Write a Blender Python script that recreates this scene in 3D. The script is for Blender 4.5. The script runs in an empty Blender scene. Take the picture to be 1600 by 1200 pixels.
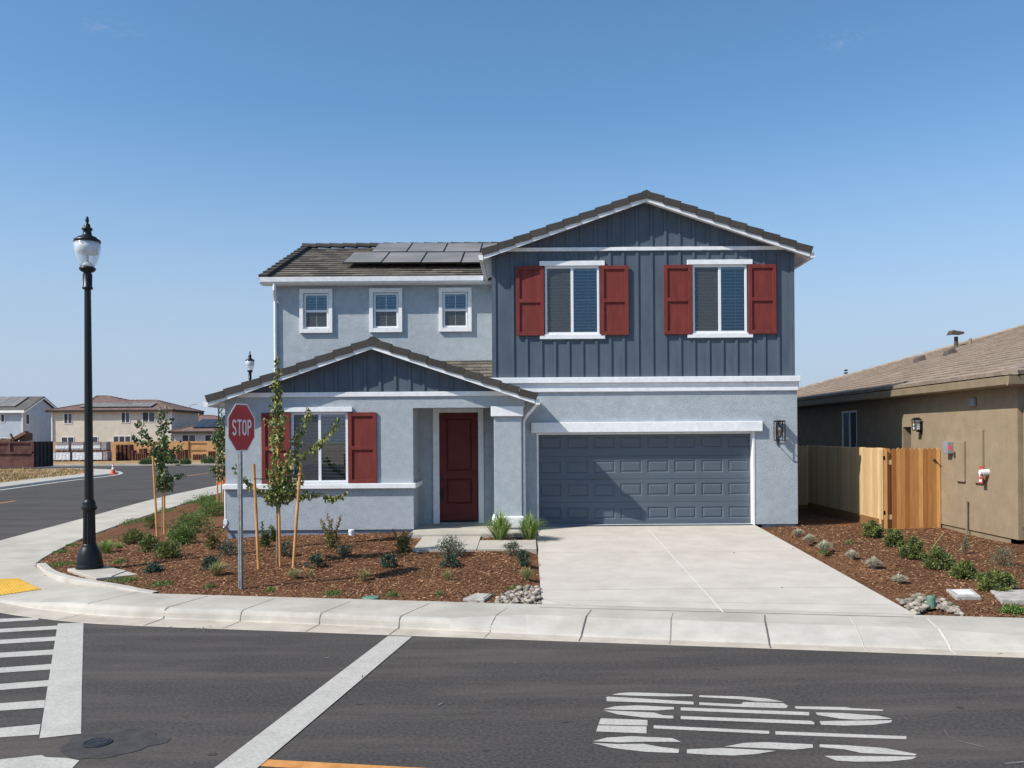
import bpy, math, random
from mathutils import Vector, Matrix
random.seed(7)
R = math.radians
scene = bpy.context.scene
C = scene.collection

# ------------------------------------------------------------------ camera
FPX, VX, VY, HC, ROLL = 1375.0, 820.0, 680.0, 2.5, R(0.4)     # focal length and vanishing point on the 1600 px frame
cam_d = bpy.data.cameras.new('camera'); cam = bpy.data.objects.new('camera', cam_d); C.objects.link(cam)
cam_d.sensor_width = 36; cam_d.lens = FPX / 1600 * 36
cam_d.shift_x = -(VX - 800) / 1600; cam_d.shift_y = (VY - 600) / 1600
cam_d.clip_start = .05; cam_d.clip_end = 6000
cam.matrix_world = Matrix.Translation((0, 0, HC)) @ Matrix.Rotation(R(90), 4, 'X') @ Matrix.Rotation(-ROLL, 4, 'Z')
scene.camera = cam

# ------------------------------------------------------------------ light
SUN = Vector((1, .5, -1.09)).normalized()                     # travel direction of the light
el = math.asin(-SUN.z); az = math.atan2(-SUN.x, -SUN.y)       # azimuth of the sun from +Y towards +X
w = bpy.data.worlds.new('World'); scene.world = w; w.use_nodes = True
nt = w.node_tree; bg = nt.nodes['Background']
sky = nt.nodes.new('ShaderNodeTexSky'); sky.sky_type = 'NISHITA'; sky.sun_disc = False
sky.sun_elevation = el; sky.sun_rotation = az
sky.altitude = 0; sky.air_density = 1.0; sky.dust_density = 0.6; sky.ozone_density = 1.6
# pale haze band low on the sky
tcw = nt.nodes.new('ShaderNodeTexCoord'); sx = nt.nodes.new('ShaderNodeSeparateXYZ'); nt.links.new(tcw.outputs['Generated'], sx.inputs[0])
mrw = nt.nodes.new('ShaderNodeMapRange'); mrw.interpolation_type = 'SMOOTHSTEP'; mrw.inputs[1].default_value = -.02; mrw.inputs[2].default_value = .36; mrw.inputs[3].default_value = 1; mrw.inputs[4].default_value = 0; nt.links.new(sx.outputs['Z'], mrw.inputs[0])
tint = nt.nodes.new('ShaderNodeMix'); tint.data_type = 'RGBA'; tint.blend_type = 'MULTIPLY'; tint.inputs[0].default_value = 1; tint.inputs[7].default_value = (.96, 1.33, 1.52, 1)
nt.links.new(sky.outputs[0], tint.inputs[6])
hz = nt.nodes.new('ShaderNodeMix'); hz.data_type = 'RGBA'; hz.inputs[7].default_value = (4.5, 5.35, 6.8, 1)
nt.links.new(mrw.outputs[0], hz.inputs[0]); nt.links.new(tint.outputs[2], hz.inputs[6])
# two faint wisps of high cloud
last = hz.outputs[2]
for (dx, dy, dz, an) in ((-.469, 1, .468, -.45), (.364, 1, .447, .25)):
    dv = nt.nodes.new('ShaderNodeVectorMath'); dv.operation = 'SUBTRACT'; l_ = math.sqrt(dx * dx + dy * dy + dz * dz); dv.inputs[1].default_value = (dx / l_, dy / l_, dz / l_); nt.links.new(tcw.outputs['Generated'], dv.inputs[0])
    mpw = nt.nodes.new('ShaderNodeMapping'); mpw.inputs['Rotation'].default_value = (0, an, 0); mpw.inputs['Scale'].default_value = (28, 0, 75); nt.links.new(dv.outputs[0], mpw.inputs[0])
    ln = nt.nodes.new('ShaderNodeVectorMath'); ln.operation = 'LENGTH'; nt.links.new(mpw.outputs[0], ln.inputs[0])
    ms_ = nt.nodes.new('ShaderNodeMapRange'); ms_.interpolation_type = 'SMOOTHSTEP'; ms_.inputs[1].default_value = 0; ms_.inputs[2].default_value = 1.1; ms_.inputs[3].default_value = 1; ms_.inputs[4].default_value = 0; nt.links.new(ln.outputs['Value'], ms_.inputs[0])
    nw = nt.nodes.new('ShaderNodeTexNoise'); nw.inputs['Scale'].default_value = 2.2; nw.inputs['Detail'].default_value = 7; nw.inputs['Roughness'].default_value = .65; nt.links.new(mpw.outputs[0], nw.inputs['Vector'])
    mn = nt.nodes.new('ShaderNodeMapRange'); mn.inputs[1].default_value = .48; mn.inputs[2].default_value = .8; nt.links.new(nw.outputs[0], mn.inputs[0])
    ml = nt.nodes.new('ShaderNodeMath'); ml.operation = 'MULTIPLY'; nt.links.new(ms_.outputs[0], ml.inputs[0]); nt.links.new(mn.outputs[0], ml.inputs[1])
    mh = nt.nodes.new('ShaderNodeMath'); mh.operation = 'MULTIPLY'; mh.inputs[1].default_value = .22; nt.links.new(ml.outputs[0], mh.inputs[0])
    mc = nt.nodes.new('ShaderNodeMix'); mc.data_type = 'RGBA'; mc.inputs[7].default_value = (6.5, 6.8, 7.4, 1); nt.links.new(mh.outputs[0], mc.inputs[0]); nt.links.new(last, mc.inputs[6]); last = mc.outputs[2]
nt.links.new(last, bg.inputs[0]); bg.inputs[1].default_value = 0.097
sd = bpy.data.lights.new('sun', 'SUN'); sd.energy = 5.0; sd.angle = R(.53); sd.color = (1, .94, .85)
so = bpy.data.objects.new('sun', sd); C.objects.link(so); so.rotation_euler = SUN.to_track_quat('-Z', 'Y').to_euler(); so.location = (-20, -10, 30)
scene.view_settings.view_transform = 'Standard'; scene.view_settings.look = 'None'
scene.view_settings.exposure = 0.12; scene.view_settings.gamma = 1
scene.render.engine = 'CYCLES'
scene.cycles.max_bounces = 8; scene.cycles.transparent_max_bounces = 24

# ------------------------------------------------------------------ helpers: pixels of the photo to places
cr, sr = math.cos(ROLL), math.sin(ROLL)
def ray(px, py):
    a, b = px - VX, VY - py
    return (a * cr + b * sr) / FPX, (-a * sr + b * cr) / FPX
def P(px, py, Y):
    a, b = ray(px, py); return Vector((a * Y, Y, HC + b * Y))
def X_(px, Y, py=680): return P(px, py, Y).x
def Z_(py, Y, px=820): return P(px, py, Y).z
def onz(px, py, z=0.0):
    a, b = ray(px, py); Y = (z - HC) / b; return Vector((a * Y, Y, z))
def onx(px, py, X):
    a, b = ray(px, py); Y = X / a; return Vector((X, Y, HC + b * Y))

# ------------------------------------------------------------------ materials
MATS = {}
def lin(c):
    return tuple(c) + (1,)
def mat(name, c1, c2=None, rough=.8, nscale=3., namt=.12, bump=0., bscale=60., tone=False, metal=0., spec=.3, c3=None, stain=0., stains=.6, bdist=.01, stretch=None, sub=None):
    m = bpy.data.materials.new(name); m.use_nodes = True; t = m.node_tree; N = t.nodes; L = t.links
    bs = N['Principled BSDF']; bs.inputs['Roughness'].default_value = rough; bs.inputs['Metallic'].default_value = metal
    bs.inputs['Specular IOR Level'].default_value = spec
    tc = N.new('ShaderNodeTexCoord'); co = tc.outputs['Object']
    if stretch:
        mp = N.new('ShaderNodeMapping'); mp.inputs['Scale'].default_value = stretch; L.new(co, mp.inputs[0]); co = mp.outputs[0]
    n = N.new('ShaderNodeTexNoise'); n.inputs['Scale'].default_value = nscale; n.inputs['Detail'].default_value = 8; n.inputs['Roughness'].default_value = .6
    L.new(co, n.inputs['Vector'])
    if c2 is None: c2 = c1
    mx = N.new('ShaderNodeMix'); mx.data_type = 'RGBA'; mx.inputs[6].default_value = lin(c1); mx.inputs[7].default_value = lin(c2)
    if tone:
        at = N.new('ShaderNodeAttribute'); at.attribute_name = 'tone'; L.new(at.outputs['Fac'], mx.inputs[0])
    else:
        mr = N.new('ShaderNodeMapRange'); mr.inputs[1].default_value = .35; mr.inputs[2].default_value = .65; L.new(n.outputs[0], mr.inputs[0]); L.new(mr.outputs[0], mx.inputs[0])
    col = mx.outputs[2]
    # brightness mottling
    mr2 = N.new('ShaderNodeMapRange'); mr2.inputs[1].default_value = .3; mr2.inputs[2].default_value = .7; mr2.inputs[3].default_value = 1 - namt; mr2.inputs[4].default_value = 1 + namt
    L.new(n.outputs[0], mr2.inputs[0])
    vm = N.new('ShaderNodeVectorMath'); vm.operation = 'SCALE'; L.new(col, vm.inputs[0]); L.new(mr2.outputs[0], vm.inputs['Scale']); col = vm.outputs[0]
    if stain:
        n3 = N.new('ShaderNodeTexNoise'); n3.inputs['Scale'].default_value = stains; n3.inputs['Detail'].default_value = 6; n3.inputs['Roughness'].default_value = .65
        L.new(tc.outputs['Object'], n3.inputs['Vector'])
        mr3 = N.new('ShaderNodeMapRange'); mr3.inputs[1].default_value = .35; mr3.inputs[2].default_value = .68; mr3.inputs[3].default_value = 1 - stain; mr3.inputs[4].default_value = 1 + stain * .6
        L.new(n3.outputs[0], mr3.inputs[0])
        v3 = N.new('ShaderNodeVectorMath'); v3.operation = 'SCALE'; L.new(col, v3.inputs[0]); L.new(mr3.outputs[0], v3.inputs['Scale']); col = v3.outputs[0]
    L.new(col, bs.inputs['Base Color'])
    if bump:
        nb = N.new('ShaderNodeTexNoise'); nb.inputs['Scale'].default_value = bscale; nb.inputs['Detail'].default_value = 4; L.new(co, nb.inputs['Vector'])
        bp = N.new('ShaderNodeBump'); bp.inputs['Strength'].default_value = bump; bp.inputs['Distance'].default_value = bdist
        L.new(nb.outputs[0], bp.inputs['Height']); L.new(bp.outputs[0], bs.inputs['Normal'])
    if sub:
        tr = N.new('ShaderNodeBsdfTranslucent'); L.new(col, tr.inputs[0])
        ms = N.new('ShaderNodeMixShader'); ms.inputs[0].default_value = sub
        L.new(bs.outputs[0], ms.inputs[1]); L.new(tr.outputs[0], ms.inputs[2]); L.new(ms.outputs[0], N['Material Output'].inputs[0])
    MATS[name] = m; return m
def glassmat(name, refl, tint=(1, 1, 1), gc=(.9, .95, 1)):
    m = bpy.data.materials.new(name); m.use_nodes = True; t = m.node_tree; N = t.nodes; L = t.links
    N.remove(N['Principled BSDF'])
    tr = N.new('ShaderNodeBsdfTransparent'); tr.inputs[0].default_value = lin(tint)
    gl = N.new('ShaderNodeBsdfGlossy'); gl.inputs['Roughness'].default_value = .01; gl.inputs[0].default_value = lin(gc)
    fr = N.new('ShaderNodeFresnel'); fr.inputs[0].default_value = 1.6
    ad = N.new('ShaderNodeMath'); ad.operation = 'ADD'; ad.inputs[1].default_value = refl; ad.use_clamp = True; L.new(fr.outputs[0], ad.inputs[0])
    mx = N.new('ShaderNodeMixShader'); L.new(ad.outputs[0], mx.inputs[0]); L.new(tr.outputs[0], mx.inputs[1]); L.new(gl.outputs[0], mx.inputs[2])
    L.new(mx.outputs[0], N['Material Output'].inputs[0]); MATS[name] = m; return m
def screenmat(name, col, op):
    m = bpy.data.materials.new(name); m.use_nodes = True; t = m.node_tree; N = t.nodes; L = t.links
    tr = N.new('ShaderNodeBsdfTransparent'); mx = N.new('ShaderNodeMixShader'); mx.inputs[0].default_value = op
    bs = N['Principled BSDF']; bs.inputs['Base Color'].default_value = lin(col); bs.inputs['Roughness'].default_value = .8
    L.new(tr.outputs[0], mx.inputs[1]); L.new(bs.outputs[0], mx.inputs[2]); L.new(mx.outputs[0], N['Material Output'].inputs[0]); MATS[name] = m; return m

mat('stucco', (.415, .46, .495), (.45, .495, .53), rough=.95, nscale=6, namt=.05, bump=1., bscale=62, bdist=.019, spec=.1, stain=.05, stains=.9)
mat('slate', (.088, .113, .145), (.10, .127, .16), rough=.75, nscale=4, namt=.07, bump=.25, bscale=90, stretch=(1, 1, .25), spec=.2)
mat('garage_paint', (.092, .113, .142), (.10, .124, .154), rough=.55, nscale=3, namt=.05, bump=.2, bscale=120, stretch=(.15, 1, 1), spec=.3)
mat('red_paint', (.17, .035, .029), (.20, .042, .035), rough=.7, nscale=9, namt=.10, bump=.2, bscale=70, stretch=(1, 1, .2), spec=.2)
mat('door_red', (.10, .014, .011), (.118, .018, .015), rough=.5, nscale=5, namt=.08, spec=.3)
mat('white', (.80, .81, .82), (.85, .855, .86), rough=.8, nscale=8, namt=.04, bump=.35, bscale=70, bdist=.006, spec=.2, stain=.04, stains=2)
mat('vinyl', (.80, .81, .82), rough=.4, namt=.02, spec=.4)
mat('foundation', (.25, .29, .35), rough=.95, nscale=6, bump=.4, bscale=40)
mat('tile_dark', (.048, .042, .038), (.092, .083, .075), rough=.85, nscale=14, namt=.18, tone=True, bump=.3, bscale=60, stain=.1, stains=1.2)
mat('tile_mid', (.075, .064, .052), (.20, .175, .14), rough=.9, nscale=10, namt=.16, tone=True, bump=.3, bscale=50, stain=.12, stains=1.5)
mat('tile_tan', (.22, .17, .13), (.38, .305, .24), rough=.9, nscale=7, namt=.14, tone=True, bump=.3, bscale=50, stain=.12, stains=.9)
mat('tile_far', (.15, .09, .075), (.19, .12, .10), rough=.9, nscale=2, namt=.15)
mat('tile_far_grey', (.10, .09, .08), (.13, .12, .11), rough=.9, nscale=2, namt=.15)
mat('tan_wall', (.285, .22, .145), (.315, .245, .165), rough=.95, nscale=3, namt=.05, bump=.6, bscale=50, bdist=.015, spec=.1, stain=.05)
mat('tan_trim', (.24, .19, .12), (.27, .21, .135), rough=.7, nscale=3, namt=.06)
mat('vent_brown', (.075, .06, .05), (.10, .08, .065), rough=.7)
mat('brown_dark', (.04, .03, .025), rough=.7)
mat('unlit_room_dark', (.035, .035, .04), rough=.9)  # near-black colour stands in for the shade of unlit rooms
mat('slat', (.80, .80, .79), rough=.6, namt=.03)
mat('black_metal', (.010, .011, .012), rough=.38, nscale=5, spec=.35, namt=.2)
mat('black_hw', (.01, .01, .01), rough=.4, spec=.5)
mat('galv', (.27, .28, .29), (.36, .37, .38), rough=.55, metal=.6, nscale=12, namt=.12)
mat('solar', (.19, .18, .165), (.22, .205, .19), rough=.5, spec=.4, nscale=.8, namt=.2)
mat('solar_dark', (.03, .034, .045), (.04, .045, .055), rough=.4)
mat('solar_edge', (.02, .02, .02), rough=.4)
mat('sign_red', (.46, .022, .030), rough=.45, spec=.5, namt=.04)
mat('sign_white', (.78, .78, .78), rough=.45, spec=.5, namt=.03)
mat('concrete', (.415, .38, .32), (.475, .44, .375), rough=.9, nscale=1.3, namt=.06, bump=.25, bscale=90, bdist=.004, stain=.09, stains=.7)
mat('driveway_mat', (.50, .452, .388), (.54, .492, .428), rough=.9, nscale=2.1, namt=.04, bump=.25, bscale=120, bdist=.003, stain=.05, stains=.8)
mat('kerb_mat', (.46, .425, .37), (.51, .475, .42), rough=.9, nscale=2.2, namt=.06, bump=.3, bscale=80, bdist=.004, stain=.09, stains=2.6)
mat('joint', (.12, .11, .10), rough=.95)
mat('joint_light', (.60, .58, .54), rough=.95)
mat('asphalt', (.056, .050, .046), (.074, .066, .060), rough=.92, nscale=30, namt=.30, bump=.5, bscale=160, bdist=.006, stain=.16, stains=.5, spec=.25)
mat('asphalt_patch', (.051, .047, .045), (.062, .057, .054), rough=.8, nscale=9, namt=.2, bump=.4, bscale=160)
mat('scuff', (.17, .165, .16), rough=.9, nscale=9, namt=.3)
mat('iron', (.05, .05, .052), rough=.55, metal=.5, nscale=20, namt=.3)
mat('road_white', (.43, .405, .365), (.48, .455, .41), rough=.85, nscale=30, namt=.09, bump=.1, bscale=160, bdist=.003, stain=.10, stains=3)
mat('gutter_mat', (.43, .375, .30), (.52, .46, .385), rough=.9, nscale=2.2, namt=.06, bump=.3, bscale=80, bdist=.004, stain=.09, stains=2.6)
mat('road_orange', (.50, .22, .06), (.60, .28, .09), rough=.8, nscale=6, namt=.12)
mat('tactile', (.62, .36, .04), (.70, .42, .06), rough=.75, nscale=6, namt=.08)
mat('mulch', (.115, .052, .028), (.22, .115, .062), rough=.98, nscale=26, namt=.45, bump=1., bscale=34, bdist=.05, spec=.05, stain=.22, stains=1.0)
mat('chip', (.07, .030, .016), (.52, .30, .165), rough=.95, nscale=8, namt=.2, tone=True, spec=.1)
mat('field', (.33, .22, .115), (.44, .31, .17), rough=.98, nscale=1.2, namt=.2, bump=.8, bscale=8, bdist=.08, spec=.05, stain=.25, stains=.25)
mat('dry_grass', (.36, .25, .12), (.50, .37, .20), rough=.95, tone=True, spec=.1)
mat('dirt', (.34, .26, .18), (.42, .33, .23), rough=.98, nscale=1., namt=.15, stain=.2, stains=.3)
mat('fence_light', (.50, .33, .16), (.70, .50, .27), rough=.8, nscale=3, namt=.13, tone=True, stretch=(6, 6, .6), bump=.15, bscale=30, spec=.2)
mat('fence_red', (.32, .125, .033), (.68, .37, .14), rough=.8, nscale=3, namt=.16, tone=True, stretch=(6, 6, .6), bump=.15, bscale=30, spec=.2)
mat('fence_board', (.24, .12, .045), rough=.8, nscale=3, namt=.15)
mat('fence_far', (.50, .27, .11), (.58, .33, .15), rough=.85, nscale=4, namt=.1)
mat('stake', (.50, .24, .075), (.66, .36, .14), rough=.8, nscale=5, namt=.15, stretch=(4, 4, .5))
mat('bark', (.16, .12, .085), (.30, .25, .20), rough=.9, nscale=12, namt=.2)
mat('twig', (.13, .085, .05), rough=.9)
mat('rubber', (.02, .02, .02), rough=.7)
mat('leaf_tree', (.07, .11, .024), (.42, .41, .13), rough=.5, tone=True, spec=.45, sub=.25, nscale=20)
mat('leaf_tree_dark', (.03, .065, .02), (.20, .26, .09), rough=.45, tone=True, spec=.5, sub=.22, nscale=20)
mat('leaf_bush', (.038, .062, .016), (.27, .31, .09), rough=.5, tone=True, spec=.4, sub=.2, nscale=20)
mat('leaf_fresh', (.06, .12, .025), (.22, .32, .09), rough=.55, tone=True, spec=.3, sub=.25, nscale=20)
mat('leaf_blue', (.03, .062, .042), (.11, .17, .115), rough=.55, tone=True, spec=.3, sub=.1, nscale=20)
mat('leaf_grey', (.08, .095, .06), (.24, .26, .18), rough=.65, tone=True, spec=.25, sub=.15, nscale=20)
mat('leaf_red', (.10, .15, .04), (.40, .25, .11), rough=.5, tone=True, spec=.4, sub=.2, nscale=20)
mat('blade_green', (.14, .24, .04), (.42, .52, .18), rough=.55, tone=True, spec=.3, sub=.25)
mat('blade_straw', (.20, .21, .06), (.52, .48, .24), rough=.65, tone=True, spec=.2, sub=.2)
mat('blade_blue', (.42, .42, .30), (.78, .74, .58), rough=.65, tone=True, spec=.2, sub=.15)
mat('leaf_sage', (.11, .18, .08), (.24, .32, .16), rough=.7, tone=True, sub=.15)
mat('conifer', (.02, .045, .02), (.06, .10, .045), rough=.8, tone=True)
mat('pebble', (.15, .13, .105), (.44, .385, .31), rough=.75, tone=True, nscale=14, namt=.15, bump=.1, bscale=60)
mat('lid_green', (.11, .20, .14), (.14, .24, .17), rough=.6)
mat('box_concrete', (.36, .34, .30), (.45, .42, .38), rough=.95, nscale=9, namt=.15, bump=.3)
mat('pvc', (.75, .77, .80), rough=.5)
mat('beige_wall', (.60, .53, .44), (.65, .575, .48), rough=.95, nscale=1.5, namt=.05, stain=.04, stains=.4)
mat('blue_wall', (.40, .455, .53), (.43, .485, .56), rough=.95, nscale=1.5, namt=.04)
mat('grey_wall', (.50, .50, .50), rough=.95, nscale=1.5, namt=.04)
mat('dark_glass', (.02, .028, .032), rough=.08, spec=.9)
mat('screen_far', (.05, .052, .055), rough=.6)
mat('dumpster_red', (.085, .035, .032), (.14, .065, .055), rough=.75, nscale=1.2, namt=.2, stain=.2, stains=1.)
mat('dumpster_dark', (.028, .026, .032), (.04, .038, .044), rough=.7, nscale=2)
mat('junk_wood', (.17, .09, .05), (.22, .13, .08), rough=.9)
mat('wrap', (.56, .58, .62), (.75, .77, .80), rough=.3, nscale=7, namt=.2, spec=.6)
mat('tile_stack', (.22, .18, .18), (.38, .35, .36), rough=.8, nscale=9, namt=.2)
mat('pallet_wood', (.12, .05, .03), (.20, .09, .06), rough=.9, nscale=4, namt=.2)
mat('cone_orange', (.75, .12, .04), rough=.55)
mat('barrel_orange', (.85, .14, .02), rough=.5)
mat('bulb_warm', (.45, .30, .16), rough=.4)
mat('box_grey', (.25, .27, .30), rough=.6)
mat('tag_red', (.55, .07, .06), rough=.6)
mat('frost', (.72, .75, .78), rough=.35, spec=.5)
glassmat('glass', .10, (.62, .63, .64))
glassmat('glass_sky_reflect', .09, (.62, .65, .70), (.50, .74, .95))  # same glass, with the blue of mirrored sky put into its gloss colour
glassmat('lantern_glass', .08, (.9, .9, .88))
screenmat('screen', (.085, .09, .095), .42)

def globemat(name):
    m = bpy.data.materials.new(name); m.use_nodes = True; t = m.node_tree; N = t.nodes; L = t.links
    bs = N['Principled BSDF']; bs.inputs['Base Color'].default_value = (.85, .87, .90, 1); bs.inputs['Roughness'].default_value = .12; bs.inputs['Specular IOR Level'].default_value = .7
    tr = N.new('ShaderNodeBsdfTransparent'); tr.inputs[0].default_value = (.93, .95, .97, 1); mx = N.new('ShaderNodeMixShader'); mx.inputs[0].default_value = .38
    L.new(tr.outputs[0], mx.inputs[1]); L.new(bs.outputs[0], mx.inputs[2]); L.new(mx.outputs[0], N['Material Output'].inputs[0]); MATS[name] = m
globemat('lamp_glass')

# wear in the road paint: small chips where the asphalt shows
for nm in ('road_white', 'road_orange'):
    am = MATS[nm]; N = am.node_tree.nodes; L = am.node_tree.links; bs = N['Principled BSDF']; src = bs.inputs['Base Color'].links[0].from_socket
    tc = N.new('ShaderNodeTexCoord'); nz = N.new('ShaderNodeTexNoise'); nz.inputs['Scale'].default_value = 26; nz.inputs['Detail'].default_value = 10; nz.inputs['Roughness'].default_value = .75; L.new(tc.outputs['Object'], nz.inputs['Vector'])
    mr = N.new('ShaderNodeMapRange'); mr.inputs[1].default_value = .63; mr.inputs[2].default_value = .70; mr.inputs[4].default_value = .8; L.new(nz.outputs[0], mr.inputs[0])
    mx = N.new('ShaderNodeMix'); mx.data_type = 'RGBA'; mx.inputs[7].default_value = (.08, .07, .065, 1); L.new(mr.outputs[0], mx.inputs[0]); L.new(src, mx.inputs[6]); L.new(mx.outputs[2], bs.inputs['Base Color'])
# long dusty streaks and tyre-worn lanes in the asphalt
am = MATS['asphalt']; N = am.node_tree.nodes; L = am.node_tree.links; bs = N['Principled BSDF']; src = bs.inputs['Base Color'].links[0].from_socket
tc = N.new('ShaderNodeTexCoord'); mp = N.new('ShaderNodeMapping'); mp.inputs['Rotation'].default_value = (0, 0, R(10.5)); mp.inputs['Scale'].default_value = (.22, 1.5, 1); L.new(tc.outputs['Object'], mp.inputs[0])
nz = N.new('ShaderNodeTexNoise'); nz.inputs['Scale'].default_value = 1.3; nz.inputs['Detail'].default_value = 9; nz.inputs['Roughness'].default_value = .68; L.new(mp.outputs[0], nz.inputs['Vector'])
mr = N.new('ShaderNodeMapRange'); mr.inputs[1].default_value = .46; mr.inputs[2].default_value = .78; L.new(nz.outputs[0], mr.inputs[0])
mx = N.new('ShaderNodeMix'); mx.data_type = 'RGBA'; mx.inputs[7].default_value = (.115, .099, .086, 1); L.new(mr.outputs[0], mx.inputs[0]); L.new(src, mx.inputs[6]); L.new(mx.outputs[2], bs.inputs['Base Color'])

# ------------------------------------------------------------------ mesh builder
ROOT = {}
def setp(o, label=None, cat=None, group=None, kind=None):
    if label: o['label'] = label
    if cat: o['category'] = cat
    if group: o['group'] = group
    if kind: o['kind'] = kind
    return o
def empty(name, loc, label, cat, group=None, kind=None):
    o = bpy.data.objects.new(name, None); C.objects.link(o); o.location = loc; o.empty_display_size = .1
    ROOT[o.name] = Vector(loc); return setp(o, label, cat, group, kind)
class MB:
    def __init__(s): s.v = []; s.f = []; s.t = []; s.tone = .5
    def face(s, pts, tone=None):
        n = len(s.v); s.v += [tuple(p) for p in pts]; s.f.append(list(range(n, n + len(pts)))); s.t.append(s.tone if tone is None else tone)
    def add(s, vs, fs, tone=None):
        n = len(s.v); s.v += [tuple(p) for p in vs]
        for f in fs: s.f.append([i + n for i in f]); s.t.append(s.tone if tone is None else tone)
    def hexa(s, p, tone=None):   # 8 points: bottom 0-3 ccw, top 4-7
        s.add(p, [[3, 2, 1, 0], [4, 5, 6, 7], [0, 1, 5, 4], [1, 2, 6, 5], [2, 3, 7, 6], [3, 0, 4, 7]], tone)
    def box(s, x0, x1, y0, y1, z0, z1, tone=None):
        if x0 > x1: x0, x1 = x1, x0
        if y0 > y1: y0, y1 = y1, y0
        if z0 > z1: z0, z1 = z1, z0
        s.hexa([(x0, y0, z0), (x1, y0, z0), (x1, y1, z0), (x0, y1, z0), (x0, y0, z1), (x1, y0, z1), (x1, y1, z1), (x0, y1, z1)], tone)
    def obox(s, c, u, v, n, a, b, d, tone=None):  # centre, axes and half sizes
        c = Vector(c); u = Vector(u).normalized() * a; v = Vector(v).normalized() * b; n = Vector(n).normalized() * d
        s.hexa([c - u - v - n, c + u - v - n, c + u + v - n, c - u + v - n, c - u - v + n, c + u - v + n, c + u + v + n, c - u + v + n], tone)
    def prism(s, pts, d, tone=None):               # planar polygon pushed along vector d
        n = len(pts); d = Vector(d); a = [Vector(p) for p in pts]; b = [p + d for p in a]
        s.add(a + b, [list(range(n))[::-1], list(range(n, 2 * n))] + [[i, (i + 1) % n, n + (i + 1) % n, n + i] for i in range(n)], tone)
    def tube(s, p0, p1, r0, r1=None, n=10, caps=True, tone=None):
        s.path([p0, p1], [r0, r0 if r1 is None else r1], n, caps, tone)
    def path(s, ps, rs, n=8, caps=True, tone=None):
        ps = [Vector(p) for p in ps]
        if not hasattr(rs, '__len__'): rs = [rs] * len(ps)
        rings = []; prev = None
        for i, p in enumerate(ps):
            d = (ps[min(i + 1, len(ps) - 1)] - ps[max(i - 1, 0)]).normalized()
            ref = prev if prev is not None else (Vector((1, 0, 0)) if abs(d.x) < .9 else Vector((0, 1, 0)))
            u = (ref - d * ref.dot(d)).normalized(); prev = u; v = d.cross(u)
            rings.append([p + (u * math.cos(2 * math.pi * k / n) + v * math.sin(2 * math.pi * k / n)) * rs[i] for k in range(n)])
        vs = [q for r in rings for q in r]; fs = []
        for i in range(len(ps) - 1):
            for k in range(n):
                a = i * n + k; b = i * n + (k + 1) % n; fs.append([a, b, b + n, a + n])
        if caps: fs += [list(range(n))[::-1], list(range((len(ps) - 1) * n, len(ps) * n))]
        s.add(vs, fs, tone)
    def lathe(s, c, prof, n=20, tone=None):        # profile [(r, z)] from bottom to top around a vertical axis
        c = Vector(c); vs = []; fs = []
        for r, z in prof:
            for k in range(n): vs.append(c + Vector((r * math.cos(2 * math.pi * k / n), r * math.sin(2 * math.pi * k / n), z)))
        for i in range(len(prof) - 1):
            for k in range(n):
                a = i * n + k; b = i * n + (k + 1) % n; fs.append([a, b, b + n, a + n])
        fs += [list(range(n))[::-1], list(range((len(prof) - 1) * n, len(prof) * n))]
        s.add(vs, fs, tone)
    def build(s, name, m, parent=None, smooth=False, bevel=0, label=None, cat=None, group=None, kind=None, loc=None):
        me = bpy.data.meshes.new(name); off = Vector((0, 0, 0))
        if parent is not None: off = ROOT[parent.name]
        elif loc is not None: off = Vector(loc)
        me.from_pydata([(v[0] - off.x, v[1] - off.y, v[2] - off.z) for v in s.v], [], s.f)
        at = me.attributes.new('tone', 'FLOAT', 'FACE'); at.data.foreach_set('value', s.t)
        me.materials.append(MATS[m])
        if smooth: me.polygons.foreach_set('use_smooth', [True] * len(me.polygons))
        me.update(); o = bpy.data.objects.new(name, me); C.objects.link(o)
        if parent is not None: o.parent = parent; ROOT[o.name] = off
        else:
            o.location = off
            ROOT[o.name] = off
        if bevel:
            b = o.modifiers.new('bevel', 'BEVEL'); b.width = bevel; b.segments = 2; b.limit_method = 'ANGLE'; b.angle_limit = R(40)
        if smooth == 'auto': pass
        return setp(o, label, cat, group, kind)
def rnd(a, b): return random.uniform(a, b)

def catmull(pts, k=6):
    out = []; n = len(pts); pts = [Vector(p) for p in pts]
    for i in range(n - 1):
        p0 = pts[max(i - 1, 0)]; p1 = pts[i]; p2 = pts[i + 1]; p3 = pts[min(i + 2, n - 1)]
        for j in range(k):
            t = j / k
            out.append(.5 * ((2 * p1) + (p2 - p0) * t + (2 * p0 - 5 * p1 + 4 * p2 - p3) * t * t + (3 * p1 - p0 - 3 * p2 + p3) * t ** 3))
    out.append(pts[-1]); return out
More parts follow.
